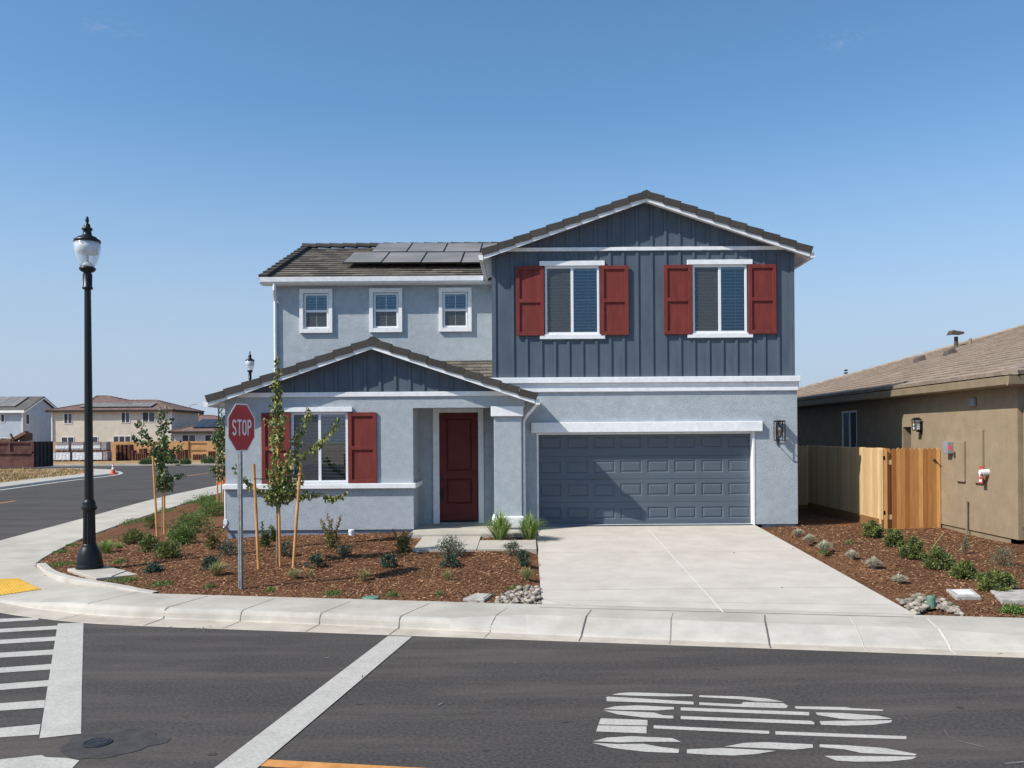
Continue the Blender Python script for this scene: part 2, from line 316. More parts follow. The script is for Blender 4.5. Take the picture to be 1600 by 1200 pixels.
# ------------------------------------------------------------------ ground
K = 1.25
def k2(pts): return [Vector((x, y * K, 0)) for x, y in pts]
OUT = catmull(k2([(30, 4.19), (20, 5.66), (10, 7.13), (0, 8.6), (-3.5, 9.115), (-5.1, 9.36), (-6.0, 9.54), (-6.77, 9.8), (-7.5, 10.1), (-8.8, 10.8), (-10.2, 12), (-11.4, 13.5), (-12.3, 15.2), (-12.9, 17.3), (-13.8, 22), (-15.1, 28.6), (-15.8, 35.9), (-16.5, 44), (-14.5, 48.8), (-8, 50.3), (10, 50.5), (40, 50.5)]))
INN = catmull(k2([(30, 5.39), (20, 6.86), (10, 8.33), (0, 9.8), (-3.5, 10.315), (-5.1, 10.55), (-5.9, 10.7), (-6.7, 11.12), (-7.4, 11.5), (-8.1, 12.0), (-8.75, 12.65), (-9.3, 13.4), (-9.9, 14.9), (-10.6, 17.2), (-11.55, 21.6), (-12.75, 28.6), (-13.6, 35.6), (-14.3, 43), (-12.8, 46.4), (-8, 48), (10, 48.2), (40, 48.2)]))
INN2 = [(p.x, p.y) for p in INN]
def sdist(x, y):                       # distance inside the kerb-side edge of the planting beds
    best = 1e9; sg = 1
    for (ax, ay), (bx, by) in zip(INN2, INN2[1:]):
        dx, dy = bx - ax, by - ay; L = dx * dx + dy * dy
        t = max(0, min(1, ((x - ax) * dx + (y - ay) * dy) / L)); qx, qy = ax + t * dx - x, ay + t * dy - y
        d = qx * qx + qy * qy
        if d < best: best = d; sg = dx * (y - ay) - dy * (x - ax)
    return math.sqrt(best) * (1 if sg < 0 else -1)
RC = Vector((-9.0, 12.6, 0))           # kerb ramp
def rampf(x, y):
    d = math.hypot(x - RC.x, (y - RC.y) * .8); t = max(0, min(1, (d - .9) / 1.9)); t = t * t * (3 - 2 * t)
    return .22 + .78 * t
def in_drive(x, y):                    # the sloping driveway: left and right edges run back to the garage
    return .25 < x < 5.14 and y < 19.75
def drive_z(x, y):
    y0 = 12.25 - .184 * x
    return .155 + (y - y0) * (.45 - .155) / (19.73 - y0)
WALK = (-2.36, .23, 16.3, 18.95)
def bed_z(x, y):
    d = sdist(x, y)
    if d < 0: return .125 * rampf(x, y) + max(-.4, d * 3.0)
    z = .125 * rampf(x, y) if d < .25 and x < -5 else .13
    if x < -5 and d < 1.2: z = .125 * rampf(x, y) * (1 - d / 1.2) + .13 * (d / 1.2)
    z += min(.27, .050 * d) + .018 * math.sin(x * 2.1 + 1) * math.sin(y * 1.7)*min(1,d)
    return z
def tz(x, y):
    z = bed_z(x, y)
    return z
def G(px, py, zf=None):
    zf = zf or tz; a, b = ray(px, py); lo, hi = 6.0, 90.0
    Y = (.2 - HC) / b
    for _ in range(25):
        Y2 = (zf(a * Y, Y) - HC) / b; Y += (Y2 - Y) * .7
    return Vector((a * Y, Y, zf(a * Y, Y)))

# far ground and asphalt
m = MB(); m.face([(-3000, -300, -.06), (3000, -300, -.06), (3000, 4000, -.06), (-3000, 4000, -.06)]); m.build('ground', 'dirt', kind='structure')
m = MB(); m.face([(-160, -40, 0), (90, -40, 0), (90, 79.0, 0), (-160, 79.0, 0)]); m.build('road', 'asphalt', kind='structure')

# beds of mulch (one sheet for our block)
m = MB(); xs = []; x = -19.0
while x < 30: xs.append(x); x += .2 if x < 14 else .8
ys = []; y = 7.0
while y < 62: ys.append(y); y += .2 if y < 27 else 1.0
def sheet_z(x, y):
    z = bed_z(x, y)
    if .05 < x < 5.4 and y < 19.9 and sdist(x, y) > -.5: z = min(z, drive_z(x, y) - .06)
    if -2.5 < x < .4 and 16.4 < y < 21: z = min(z, .33 + (y - 16.5) * .03)
    return z
idx = {}
for j, yy in enumerate(ys):
    for i, xx in enumerate(xs): idx[i, j] = len(m.v); m.v.append((xx, yy, sheet_z(xx, yy)))
nx, ny = len(xs), len(ys)
for j in range(ny - 1):
    for i in range(nx - 1):
        q = [idx[i, j], idx[i + 1, j], idx[i + 1, j + 1], idx[i, j + 1]]
        if max(m.v[k][2] for k in q) > -.05: m.f.append(q); m.t.append(.5)
m.build('planting_bed', 'mulch', kind='structure', smooth=True)

# kerb, gutter and pavement along the road
def profile(x, big=1.0):
    t = max(0, min(1, (1.5 - x) / 5)); g = (.22 + .22 * t) * big
    s = max(0, min(1, (x + .9) / .8)) * max(0, min(1, (5.6 - x) / .8)); s = s * s * (3 - 2 * s)          # lowered apron in front of the driveway
    A_ = [(0, .004), (g, 0), (g + .012, .02), (g + .026, .085), (g + .045, .118), (g + .07, .132), (g + .12, .142)]
    B_ = [(0, .004), (g, 0), (g + .02, .022), (g + .05, .034), (g + .16, .060), (g + .30, .093), (g + .52, .142)]
    return [(a[0] + (b[0] - a[0]) * s, a[1] + (b[1] - a[1]) * s) for a, b in zip(A_, B_)]
kb = MB(); gt = MB(); pv = MB(); prev = None
for a, b in zip(OUT, INN):
    d = (b - a); W = d.length; n = d.normalized()
    def pt(w, z):
        q = a + n * w; f = rampf(q.x, q.y) if z > .02 else 1; return (q.x, q.y, z * f)
    big = 1.0 if W < 1.75 else min(1.5, W / 1.5)
    prof = profile(a.x); prof[1] = (prof[1][0], .006)
    prof = [(w_ / max(.5, abs(n.dot(Vector((.181, .983, 0)))) if a.x > -5 else 1), z_) for w_, z_ in prof]; row = [pt(-.03, -.02)] + [pt(*q) for q in prof]; e = prof[-1][0]
    row2 = [pt(e, .142), pt(e + (W - e) * .33, .147), pt(e + (W - e) * .66, .15), pt(W, .152), pt(W + .012, .145), pt(W + .014, -.1)]
    if prev:
        for k in range(len(row) - 1): (gt if k < 2 else kb).face([prev[0][k], row[k], row[k + 1], prev[0][k + 1]])
        for k in range(len(row2) - 1): pv.face([prev[1][k], row2[k], row2[k + 1], prev[1][k + 1]])
    prev = (row, row2)
kb.build('kerb', 'kerb_mat', kind='structure', smooth=True); gt.build('road_gutter', 'gutter_mat', kind='structure'); pv.build('pavement', 'concrete', kind='structure')

PROF = [(-1, .005), (0, .005), (.19, .012), (.205, .03), (.235, .085), (.27, .115), (.31, .135), (.37, .145), (.8, .1475), (1.6, .152), (9, .152)]
def odist(x, y):
    best = 9
    for a_, b_ in zip(OUT, OUT[1:]):
        dx, dy = b_.x - a_.x, b_.y - a_.y; L = dx * dx + dy * dy; t = max(0, min(1, ((x - a_.x) * dx + (y - a_.y) * dy) / L)); best = min(best, math.hypot(a_.x + t * dx - x, a_.y + t * dy - y))
    return best
def swz(x, y): return .152 * rampf(x, y)
# joints in the pavement
def gp(px, py, z=.15):
    q = onz(px, py, z); q = onz(px, py, z * rampf(q.x, q.y)); return q
jd = MB(); jl = MB()
JOINTS = [((229.6, 922.5), (112, 948), 0, .010), ((324.6, 931.5), (229, 957), 0, .014), ((430, 935), (363, 958), 0, .009), ((547, 940), (497, 959), 0, .009), ((670, 943.5), (633, 959), 0, .011),
          ((794, 949), (757, 972), 0, .006), ((924, 953), (903, 978), 0, .014), ((1052, 957), (1043, 982), 0, .006), ((1195, 961), (1196, 982), 0, .017), ((1327, 964), (1343, 988), 1, .01), ((1449, 967), (1484, 997), 1, .018), ((55, 872), (0, 874), 0, .012)]
def jz(q):
    dd = odist(q.x, q.y); z = .152; PR = [(-1, .005)] + profile(q.x) + [(1.6, .152)]; PR[2] = (PR[2][0], .006)
    for (w0, z0), (w1, z1) in zip(PR, PR[1:]):
        if w0 <= dd <= w1: z = z0 + (z1 - z0) * (dd - w0) / (w1 - w0); break
    return Vector((q.x, q.y, z * rampf(q.x, q.y) + (.004 if dd > PR[-2][0] + .02 else .012 if dd > PR[2][0] - .02 else .004)))
for (a, b, li, wd) in JOINTS:
    A = gp(*a); B = gp(*b); A.z = B.z = 0; d = (B - A).normalized(); s = Vector((-d.y, d.x, 0)) * wd / 2; tgt = jl if li else jd
    q = A.copy(); path = [q.copy()]
    for _ in range(120):
        q = q + d * .03
        if odist(q.x, q.y) < profile(q.x)[-1][0] or (b[0] == 0 and (q - A).length > 1.6): break
        path.append(q.copy())
    path = path[::4] + [path[-1]]
    if b[0] != 0:
        best = min(((q - p_).length, i_) for i_, p_ in enumerate(OUT))[1]; e_ = None; bd = 9
        for i_ in range(max(0, best - 1), min(len(OUT) - 1, best + 1)):
            p0, p1 = OUT[i_], OUT[i_ + 1]; t = max(0, min(1, (q - p0).dot(p1 - p0) / (p1 - p0).length_squared)); c_ = p0.lerp(p1, t)
            if (c_ - q).length < bd: bd = (c_ - q).length; e_ = c_
        q0 = path[-1]; path += [q0.lerp(e_, k / 40) for k in range(1, 41)]
    for p, q in zip(path, path[1:]):
        if (q - p).length < 1e-5: continue
        tgt.face([jz(p - s), jz(q - s), jz(q + s), jz(p + s)])
jd.build('pavement_joint', 'joint', kind='structure'); jl.build('pavement_joint', 'joint_light', kind='structure')

# driveway
dv = MB(); n = 10
def dpt(x, t):
    y0 = 12.27 - .184 * x; y = y0 + (19.95 - y0) * t; return Vector((x, y, drive_z(x, min(y, 19.8))))
L0 = [dpt(.22 + .02 * t / n, t / n) for t in range(n + 1)]; R0 = [dpt(5.02 + .14 * t / n, t / n) for t in range(n + 1)]
for t in range(n):
    dv.face([L0[t], R0[t], R0[t + 1], L0[t + 1]])
    dn = Vector((0, 0, -.14))
    dv.face([L0[t], L0[t + 1], L0[t + 1] + dn, L0[t] + dn]); dv.face([R0[t + 1], R0[t], R0[t] + dn, R0[t + 1] + dn])
dv.face([L0[0] - Vector((0, .0, .1)), R0[0] - Vector((0, 0, .1)), R0[0], L0[0]])
dv.build('driveway', 'driveway_mat', kind='structure')
dj = MB()
def gd(px, py): return G(px, py, lambda x, y: drive_z(x, y))
def dline(a, b, wd, mb, n=8):
    A, B = gd(*a), gd(*b); d = (B - A).normalized(); s = Vector((-d.y, d.x, 0)).normalized() * wd / 2
    for k in range(n):
        p, q = A.lerp(B, k / n), A.lerp(B, (k + 1) / n); r = [p - s, q - s, q + s, p + s]
        mb.face([Vector((v.x, v.y, drive_z(v.x, v.y) + .004)) for v in r])
dline((1010.5, 824.5), (1130, 957), .022, dj); dline((841, 863.5), (1248, 861), .012, dj); dline((844, 922), (1340, 917.4), .013, dj); dline((844, 937), (1388, 945), .01, dj); dline((850, 936), (909, 949), .01, dj)
dj.build('driveway_joint', 'joint_light', kind='structure')
dj = MB(); dline((842, 949.2), (1427, 964.6), .02, dj, 12); dline((838.5, 844), (838.8, 859), .015, dj)
dj.build('driveway_joint', 'joint', kind='structure')

# entry walk and porch floor
wk = MB(); A = [onz(660, 859.3, .30), onz(838.5, 858.6, .30), onz(838.5, 845.8, .32), onz(752, 845.5, .32)]
def wslab(x0, x1, y0, y1):
    h = lambda y: .365 + (y - 16.5) * .035
    wk.hexa([(x0, y0, .1), (x1, y0, .1), (x1, y1, .1), (x0, y1, .1), (x0, y0, h(y0)), (x1, y0, h(y0)), (x1, y1, h(y1)), (x0, y1, h(y1))])
wslab(-2.12, -.925, 16.5, 18.2); wslab(-.91, .205, 16.5, 17.62)
wk.build('entry_walk', 'concrete', kind='structure')
wk = MB(); wk.box(-2.42, .23, 18.205, 20.25, .14, .47); wk.build('porch_floor', 'concrete', kind='structure', bevel=.015)

# raised kerb round the corner bed
rk = MB(); prev = None; seq = [i for i, p in enumerate(INN) if p.x < -5.6 and p.y < 16.6]
for i in seq:
    a = INN[i]; d = (INN[min(i + 1, len(INN) - 1)] - INN[i - 1]).normalized(); nn = Vector((d.y, -d.x, 0))
    if sdist(*(a + nn * .1).xy) < 0: nn = -nn
    f = max(0, min(1, (i - seq[0]) / 5, (seq[-1] - i) / 3)); zz = .152 * rampf(a.x, a.y); top = zz + .004 + (.168 - zz) * f + .02 * f
    r = [(a.x, a.y, -.02), (a.x + nn.x * .02, a.y + nn.y * .02, top - .01), (a.x + nn.x * .04, a.y + nn.y * .04, top), (a.x + nn.x * .17, a.y + nn.y * .17, top), (a.x + nn.x * .18, a.y + nn.y * .18, top - .1)]
    if prev:
        for k in range(4): rk.face([prev[k], r[k], r[k + 1], prev[k + 1]])
    prev = r
rk.build('kerb', 'kerb_mat', kind='structure', smooth=False)

# lamp footing slab, tactile pad
LAMP = onz(140, 891, .19)
fp = MB(); c = [G(105, 893), G(165, 886), G(216, 899), G(150, 909)]
fp.prism([(p.x, p.y, .12) for p in c], (0, 0, .075)); fp.build('lamp_footing', 'concrete', kind='structure', bevel=.01)
tp = MB(); q = [gp(0, 908), gp(30, 906.5), gp(65, 921), gp(0, 930.5)]
u = (q[2] - q[3]); ul = (q[1] - q[0]).normalized(); q[0] = q[0] - ul * .9; ul2 = (q[2] - q[3]).normalized(); q[3] = q[3] - ul2 * .9
def tzz(p, h): return Vector((p.x, p.y, swz(p.x, p.y) + h))
n = 6
for i in range(n):
    for j in range(n):
        def bl(s, t): return q[0].lerp(q[1], s).lerp(q[3].lerp(q[2], s), t)
        tp.face([tzz(bl(i / n, j / n), .006), tzz(bl((i + 1) / n, j / n), .006), tzz(bl((i + 1) / n, (j + 1) / n), .006), tzz(bl(i / n, (j + 1) / n), .006)])
for i in range(30):
    for j in range(14):
        p = tzz(bl((i + .5) / 30, (j + .5) / 14), .006)
        tp.lathe(p, [(.018, 0), (.012, .007), (.006, .008)], 6)
tp.build('tactile_paving', 'tactile', kind='structure')

# painted markings
def roadpoly(mb, pts, z=.004): mb.face([onz(x, y, z) for x, y in pts][::-1])
mk = MB()
def c2(x, y): return (x / 3.1575, 820 + y / 3.1575)
mk.face([onz(*c2(*p), .005) for p in [(195, 1053), (400, 1030), (404, 800), (412, 483), (285, 487), (240, 766)]])
def stripe(yl0, yl1, xr0, yr0, xr1, yr1):
    a, b, c, d = [onz(*c2(*p), .004) for p in [(0, yl0), (xr0, yr0), (xr1, yr1), (0, yl1)]]
    a2 = a - (b - a).normalized() * 2.2; d2 = d - (c - d).normalized() * 2.2
    mk.face([d2, c, b, a2])
for s in [(463, 480, 190, 457, 190, 469), (513, 531, 285, 497, 284, 515), (567, 588, 277, 551, 275, 571), (631, 655, 267, 615, 264, 640), (705, 730, 255, 686, 252, 713), (785, 815, 242, 766, 238, 796), (880, 917, 222, 864, 218, 902), (1002, 1048, 200, 983, 192, 1035)]: stripe(*s)
a = [onz(*c2(*p), .004) for p in [(0, 1200), (395, 1200), (392, 1162), (330, 1150), (225, 1146), (205, 1135), (0, 1157)]]
mk.face([a[0] + Vector((-1, -1.0, 0)), a[1] + Vector((.1, -1., 0))] + a[2:] + [a[-1] + Vector((-2.2, 0, 0))])
mk.build('crosswalk_marking', 'road_white', kind='structure')
mk = MB(); a, b, c, d = [onz(x, y, .008) for x, y in [(606.4, 993.6), (643.7, 994.6), (401.6, 1200), (334.5, 1200)]]
mk.face([d + (d - a) * .6, c + (c - b) * .6, b, a]); mk.build('stop_line', 'road_white', kind='structure')
mk = MB(); a = onz(419.7, 1186.6, .004); b = onz(666, 1200, .004); d = (b - a).normalized(); s = Vector((d.y, -d.x, 0)) * .14
mk.face([a + s - d * .1, a + s + d * 30, a + d * 30, a]); mk.face([a + s * 2.3, a + s * 2.3 + d * 30, a + s * 3.3 + d * 30, a + s * 3.3][::-1])
for A, B in (((-22.2, 27.4), None), ):
    pass
cl = [onz(24, 782.5, .004), onz(280, 745, .004), onz(327, 739, .004)]
dd = (cl[1] - cl[0]).normalized(); sx = Vector((.07, 0, 0))
e = cl[0] - dd * 12; mk.face([e - sx, e + sx, cl[0] + sx, cl[0] - sx]); mk.face([cl[1] - sx, cl[1] + sx, cl[2] + sx, cl[2] - sx])
mk.build('centre_line', 'road_orange', kind='structure')
mk = MB()
def c7(x, y): return (900 + x / 2.2857, 1040 + y / 2.2857)
WORD = [[(128, 104), (155, 98), (195, 95.5), (260, 97), (416, 103), (416, 109), (320, 110), (200, 107)], [(108, 113), (113, 110.5), (260, 119), (420, 129), (420, 139), (260, 132), (110, 127)],
 [(440, 106), (590, 110), (680, 117), (742, 129), (650, 128), (590, 120), (440, 112)], [(440, 131), (590, 138), (597, 130), (740, 134), (758, 144), (750, 152), (600, 148), (440, 140)], [(781, 145), (960, 148), (985, 152), (1095, 157), (1097, 162), (960, 159), (785, 154)],
 [(97, 155), (140, 145), (220, 142), (350, 148), (350, 156), (290, 160), (160, 158)], [(97, 160), (160, 162), (280, 168), (310, 177), (348, 179), (348, 189), (240, 185), (150, 174)], [(374, 149), (833, 166), (833, 178), (374, 160)], [(374, 180), (840, 197), (852, 203), (850, 210), (374, 191)],
 [(855, 167), (950, 169), (1080, 179), (1130, 190), (1000, 193), (950, 190), (885, 180), (862, 176)], [(870, 198), (950, 197), (1130, 195), (1125, 203), (1060, 212), (960, 214), (875, 211)],
 [(88, 188), (255, 194), (255, 214), (80, 210)], [(79, 213), (252, 217), (252, 242), (72, 235)], [(277, 213), (690, 233), (690, 244), (277, 224)], [(712, 234), (1180, 252), (1180, 263), (712, 246)],
 [(60, 270), (110, 257), (200, 252), (345, 259), (374, 272), (250, 272), (150, 274)], [(58, 276), (150, 280), (240, 279), (300, 290), (368, 298), (366, 312), (250, 308), (130, 294)], [(396, 299), (520, 294), (715, 304), (640, 316), (560, 321), (470, 318), (396, 313)], [(530, 289), (600, 276), (680, 273), (845, 281), (847, 293), (780, 300)],
 [(870, 281), (960, 284), (1100, 294), (1218, 316), (1210, 321), (1020, 312), (960, 299), (870, 291)], [(886, 322), (1000, 322.5), (1218, 325), (1200, 334), (1120, 342), (1000, 343), (930, 339)]]
for p in WORD: roadpoly(mk, [c7(*q) for q in p])
mk.build('road_lettering', 'road_white', kind='structure')

# scuffs and chalk ticks on the asphalt
mk = MB()
for (px, py, l, wd, an) in [(1390, 1146, .04, .3, .5)] + [(rnd(430, 1590), rnd(1015, 1150), rnd(.02, .07), rnd(.006, .02), rnd(0, 3)) for _ in range(6)] + [(rnd(260, 330), rnd(978, 986), rnd(.03, .12), .01, rnd(0, 3)) for _ in range(12)]:
    c = onz(px, py, .008); u = Vector((math.cos(an), math.sin(an), 0)) * l; v = Vector((-u.y, u.x, 0)).normalized() * min(wd, .03)
    if 920 < px < 1440 and py > 1070: continue
    mk.face([c - u, c - v * .6, c + u, c + v])
for pts in ([(1475, 1140), (1482, 1150), (1500, 1158), (1538, 1167)], [(1570, 1193), (1600, 1190)]):
    w3 = [onz(x, y, .004) for x, y in pts]
    for p, q in zip(w3, w3[1:]):
        s = Vector((0, .012, 0)); mk.face([p - s, q - s, q + s, p + s])
mk.build('paint_scuff', 'scuff', kind='structure')
mk = MB()
for (px, py, r) in [(333, 1178, .035), (560, 1100, .02), (880, 1128, .03), (478, 1060, .02), (1250, 1060, .025), (1120, 1045, .02), (760, 1172, .025), (290, 1120, .015), (700, 1068, .018), (1500, 1105, .03), (1330, 1032, .02)]:
    c = onz(px, py, .0035); mk.face([(c.x + r * rnd(.6, 1.3) * math.cos(k * .6) * 1.4, c.y + r * rnd(.6, 1.2) * math.sin(k * .6), .0035) for k in range(10)])
mk.build('oil_spot', 'asphalt_patch', kind='structure')

# valve cover in its patch of newer asphalt
c = onz(152, 1161, .004); pm = MB()
pm.face([(c.x + r * math.cos(a) * .36 + .1, c.y + r * math.sin(a) * .36, .004) for a, r in [(2 * math.pi * k / 28, rnd(.93, 1.07) * (1.25 if k in (0, 1) else 1)) for k in range(28)]])
pm.build('asphalt_patch', 'asphalt_patch', kind='structure')
vc = MB(); vc.lathe((c.x, c.y, .004), [(.115, 0), (.115, .008), (.098, .010), (.096, .005), (.088, .005), (.086, .010), (.0, .011)], 28)
for k in range(8): a = k * math.pi / 4; vc.obox((c.x + .05 * math.cos(a), c.y + .05 * math.sin(a), .014), (math.cos(a), math.sin(a), 0), (-math.sin(a), math.cos(a), 0), (0, 0, 1), .028, .006, .002)
vc.build('valve_cover', 'iron', loc=(c.x, c.y, 0), label='small round iron valve cover set in a darker patch of asphalt near the crosswalk', cat='manhole cover')
# ------------------------------------------------------------------ building helpers
def mapY(y):   # wall facing -Y
    return lambda u, d, z: (u, y + d, z)
def mapX(x):   # wall facing -X, u runs along Y
    return lambda u, d, z: (x + d, u, z)
def wall_holes(mb, mp, u0, u1, z0, z1, holes=(), depth=.3, close=True):
    us = sorted({u0, u1, *[h[0] for h in holes], *[h[1] for h in holes]}); zs = sorted({z0, z1, *[h[2] for h in holes], *[h[3] for h in holes]})
    for a, b in zip(us, us[1:]):
        for c, d in zip(zs, zs[1:]):
            cu, cz = (a + b) / 2, (c + d) / 2
            if any(h[0] < cu < h[1] and h[2] < cz < h[3] for h in holes): continue
            mb.face([mp(a, 0, c), mp(b, 0, c), mp(b, 0, d), mp(a, 0, d)])
    for h in holes:
        a, b, c, d = h
        mb.face([mp(a, 0, c), mp(a, depth, c), mp(a, depth, d), mp(a, 0, d)]); mb.face([mp(b, 0, c), mp(b, 0, d), mp(b, depth, d), mp(b, depth, c)])
        mb.face([mp(a, 0, d), mp(a, depth, d), mp(b, depth, d), mp(b, 0, d)]); mb.face([mp(a, 0, c), mp(b, 0, c), mp(b, depth, c), mp(a, depth, c)])
    if close:
        mb.face([mp(u0, 0, z0), mp(u0, 0, z1), mp(u0, depth, z1), mp(u0, depth, z0)]); mb.face([mp(u1, 0, z0), mp(u1, depth, z0), mp(u1, depth, z1), mp(u1, 0, z1)])
        mb.face([mp(u0, 0, z1), mp(u1, 0, z1), mp(u1, depth, z1), mp(u0, depth, z1)])
def ring(mb, x0, x1, z0, z1, y, ins, dep):
    o = [(x0, y, z0), (x1, y, z0), (x1, y, z1), (x0, y, z1)]
    def s(k, d): return [(x0 + k, y + d, z0 + k), (x1 - k, y + d, z0 + k), (x1 - k, y + d, z1 - k), (x0 + k, y + d, z1 - k)]
    a = s(ins * .45, dep); b = s(ins, dep * .15); 
    for p, q in ((o, a), (a, b)):
        for k in range(4): mb.face([p[k], p[(k + 1) % 4], q[(k + 1) % 4], q[k]])
    mb.face(b)
def window(par, mp, u0, u1, z0, z1, kind='slide', fw=.05, rec=.03, blind=True, blue=False, label=None, grid=False, dark=False):
    def bx(mb, a, b, c, d, e, f): # u, depth, z ranges
        p = [mp(a, c, e), mp(b, c, e), mp(b, d, e), mp(a, d, e), mp(a, c, f), mp(b, c, f), mp(b, d, f), mp(a, d, f)]
        mb.hexa(p)
    f = MB(); 
    bx(f, u0, u0 + fw, rec, rec + .06, z0, z1); bx(f, u1 - fw, u1, rec, rec + .06, z0, z1)
    bx(f, u0 + fw, u1 - fw, rec, rec + .06, z0, z0 + fw); bx(f, u0 + fw, u1 - fw, rec, rec + .06, z1 - fw, z1)
    um = (u0 + u1) / 2; zm = (z0 + z1) / 2
    if kind == 'slide': bx(f, um - .03, um + .03, rec + .004, rec + .06, z0 + fw, z1 - fw)
    else: bx(f, u0 + fw, u1 - fw, rec + .004, rec + .06, zm - .03, zm + .03)
    fr = f.build('window', 'vinyl', par, bevel=.004, label=label)
    g = MB(); d = rec + .035
    if kind == 'slide': parts = [(u0 + fw, um - .03, z0 + fw, z1 - fw), (um + .03, u1 - fw, z0 + fw, z1 - fw)]
    else: parts = [(u0 + fw, u1 - fw, z0 + fw, zm - .03), (u0 + fw, u1 - fw, zm + .03, z1 - fw)]
    for i, (a, b, c, e) in enumerate(parts):
        g = MB(); g.face([mp(a, d, c), mp(b, d, c), mp(b, d, e), mp(a, d, e)]); g.build('pane', 'dark_glass' if dark else 'glass_sky_reflect' if i == 1 and (blue or kind == 'hung') else 'glass', fr)
        if kind == 'hung':
            mt = MB(); cx = (a + b) / 2; bx(mt, cx - .006, cx + .006, d - .008, d - .003, c, e); mt.build('muntin', 'vinyl', fr)
        elif i == 1 or grid:
            mt = MB(); bx(mt, a, b, d + .006, d + .014, (c + e) / 2 - .006, (c + e) / 2 + .006); mt.build('muntin', 'vinyl', fr)
    a, b, c, e = parts[0]
    sc = MB(); sc.face([mp(a, d - .012, c), mp(b, d - .012, c), mp(b, d - .012, e), mp(a, d - .012, e)]); sc.build('insect_screen', 'screen', fr)
    if blind:
        s = MB(); z = z1 - fw - .04; bx(s, u0 + fw, u1 - fw, rec + .075, rec + .12, z1 - fw - .04, z1 - fw)
        while z > z0 + fw + .02:
            z -= .072; t = .017
            p = [mp(u0 + fw + .01, rec + .08, z - t), mp(u1 - fw - .01, rec + .08, z - t), mp(u1 - fw - .01, rec + .12, z + t), mp(u0 + fw + .01, rec + .12, z + t)]
            s.face(p)
        for q in (.2, .8): uu = u0 + (u1 - u0) * q; bx(s, uu - .004, uu + .004, rec + .077, rec + .079, z0 + fw, z1 - fw)
        s.build('blind', 'slat', fr)
    k = MB(); k.face([mp(u0, .295, z0), mp(u1, .295, z0), mp(u1, .295, z1), mp(u0, .295, z1)]); k.build('dark_backing', 'unlit_room_dark', fr)  # dark sheet closing the opening, in place of an unlit room
    return fr
def tile_course(mb, O, U, V, pts, tw=.33, ch=.33, th=.035, lift=.02, jit=.006, tone=(.2, .8)):
    """flat roof tiles over the polygon pts given in (u, v) coordinates, v up the slope"""
    O = Vector(O); U = Vector(U).normalized(); V = Vector(V).normalized(); N = U.cross(V).normalized()
    if N.z < 0: N = -N
    v0 = min(p[1] for p in pts); v1 = max(p[1] for p in pts); k = 0; v = v0
    while v < v1 - .02:
        vm = min(v + ch * .5, v1 - .001); cross = []
        for (a, b), (c, d) in zip(pts, pts[1:] + pts[:1]):
            if (b - vm) * (d - vm) < 0: cross.append(a + (c - a) * (vm - b) / (d - b))
        if len(cross) >= 2:
            ua, ub = min(cross), max(cross); u = ua - (tw / 2 if k % 2 else 0); ve = min(v + ch + .04, v1 + .02); rt = rnd(-.08, .08)
            while u < ub:
                a = max(u, ua) + .003; b = min(u + tw, ub) - .003; u += tw
                if b - a < .03: continue
                l = lift + rnd(0, jit); h0 = th + l; t = rnd(*tone) + rt
                q = [O + U * a + V * v + N * l * .2, O + U * b + V * v + N * l * .2, O + U * b + V * ve, O + U * a + V * ve,
                     O + U * a + V * v + N * h0, O + U * b + V * v + N * h0, O + U * b + V * ve + N * th, O + U * a + V * ve + N * th]
                mb.hexa(q, max(0, min(1, t)))
        v += ch; k += 1
def rake_tiles(mb, A, B, face, th=.15, wid=.2, step=.40, tone=(.25, .6), over=.03):
    """heavy L-shaped edge tiles from the low end A to the high end B; face points outwards"""
    A = Vector(A); B = Vector(B); D = (B - A); L = D.length; D.normalize(); F = Vector(face).normalized(); N = D.cross(F)
    if N.z < 0: N = -N
    n = max(1, round(L / step)); st = L / n
    for i in range(n):
        a = A + D * (i * st - .02); b = A + D * ((i + 1) * st - .028)
        dv = F * rnd(0, .008); t = rnd(*tone)
        mb.hexa([a + N * (-th + over) + dv, b + N * (-th) + dv, b + N * (-th) - F * wid, a + N * (-th + over) - F * wid, a + N * over + dv, b + dv, b - F * wid, a + N * over - F * wid], t)
def ridge_tiles(mb, A, B, r=.11, step=.4, tone=(.25, .6)):
    A = Vector(A); B = Vector(B); D = B - A; L = D.length; D.normalize(); S = D.cross(Vector((0, 0, 1))).normalized(); N = S.cross(D).normalized()
    if N.z < 0: N = -N
    n = max(1, round(L / step)); st = L / n
    for i in range(n):
        a = A + D * (i * st - .03); b = A + D * ((i + 1) * st); t = rnd(*tone)
        def sec(p, k): return [p - S * r * k - N * .05, p + S * r * k - N * .05, p + S * r * .9 * k + N * .02, p + S * r * .35 * k + N * .065, p - S * r * .35 * k + N * .065, p - S * r * .9 * k + N * .02]
        s0, s1 = sec(a + N * .025, 1.0), sec(b, .93)
        mb.add(s0 + s1, [[5, 4, 3, 2, 1, 0], [6, 7, 8, 9, 10, 11]] + [[j, (j + 1) % 6, 6 + (j + 1) % 6, 6 + j] for j in range(6)], t)
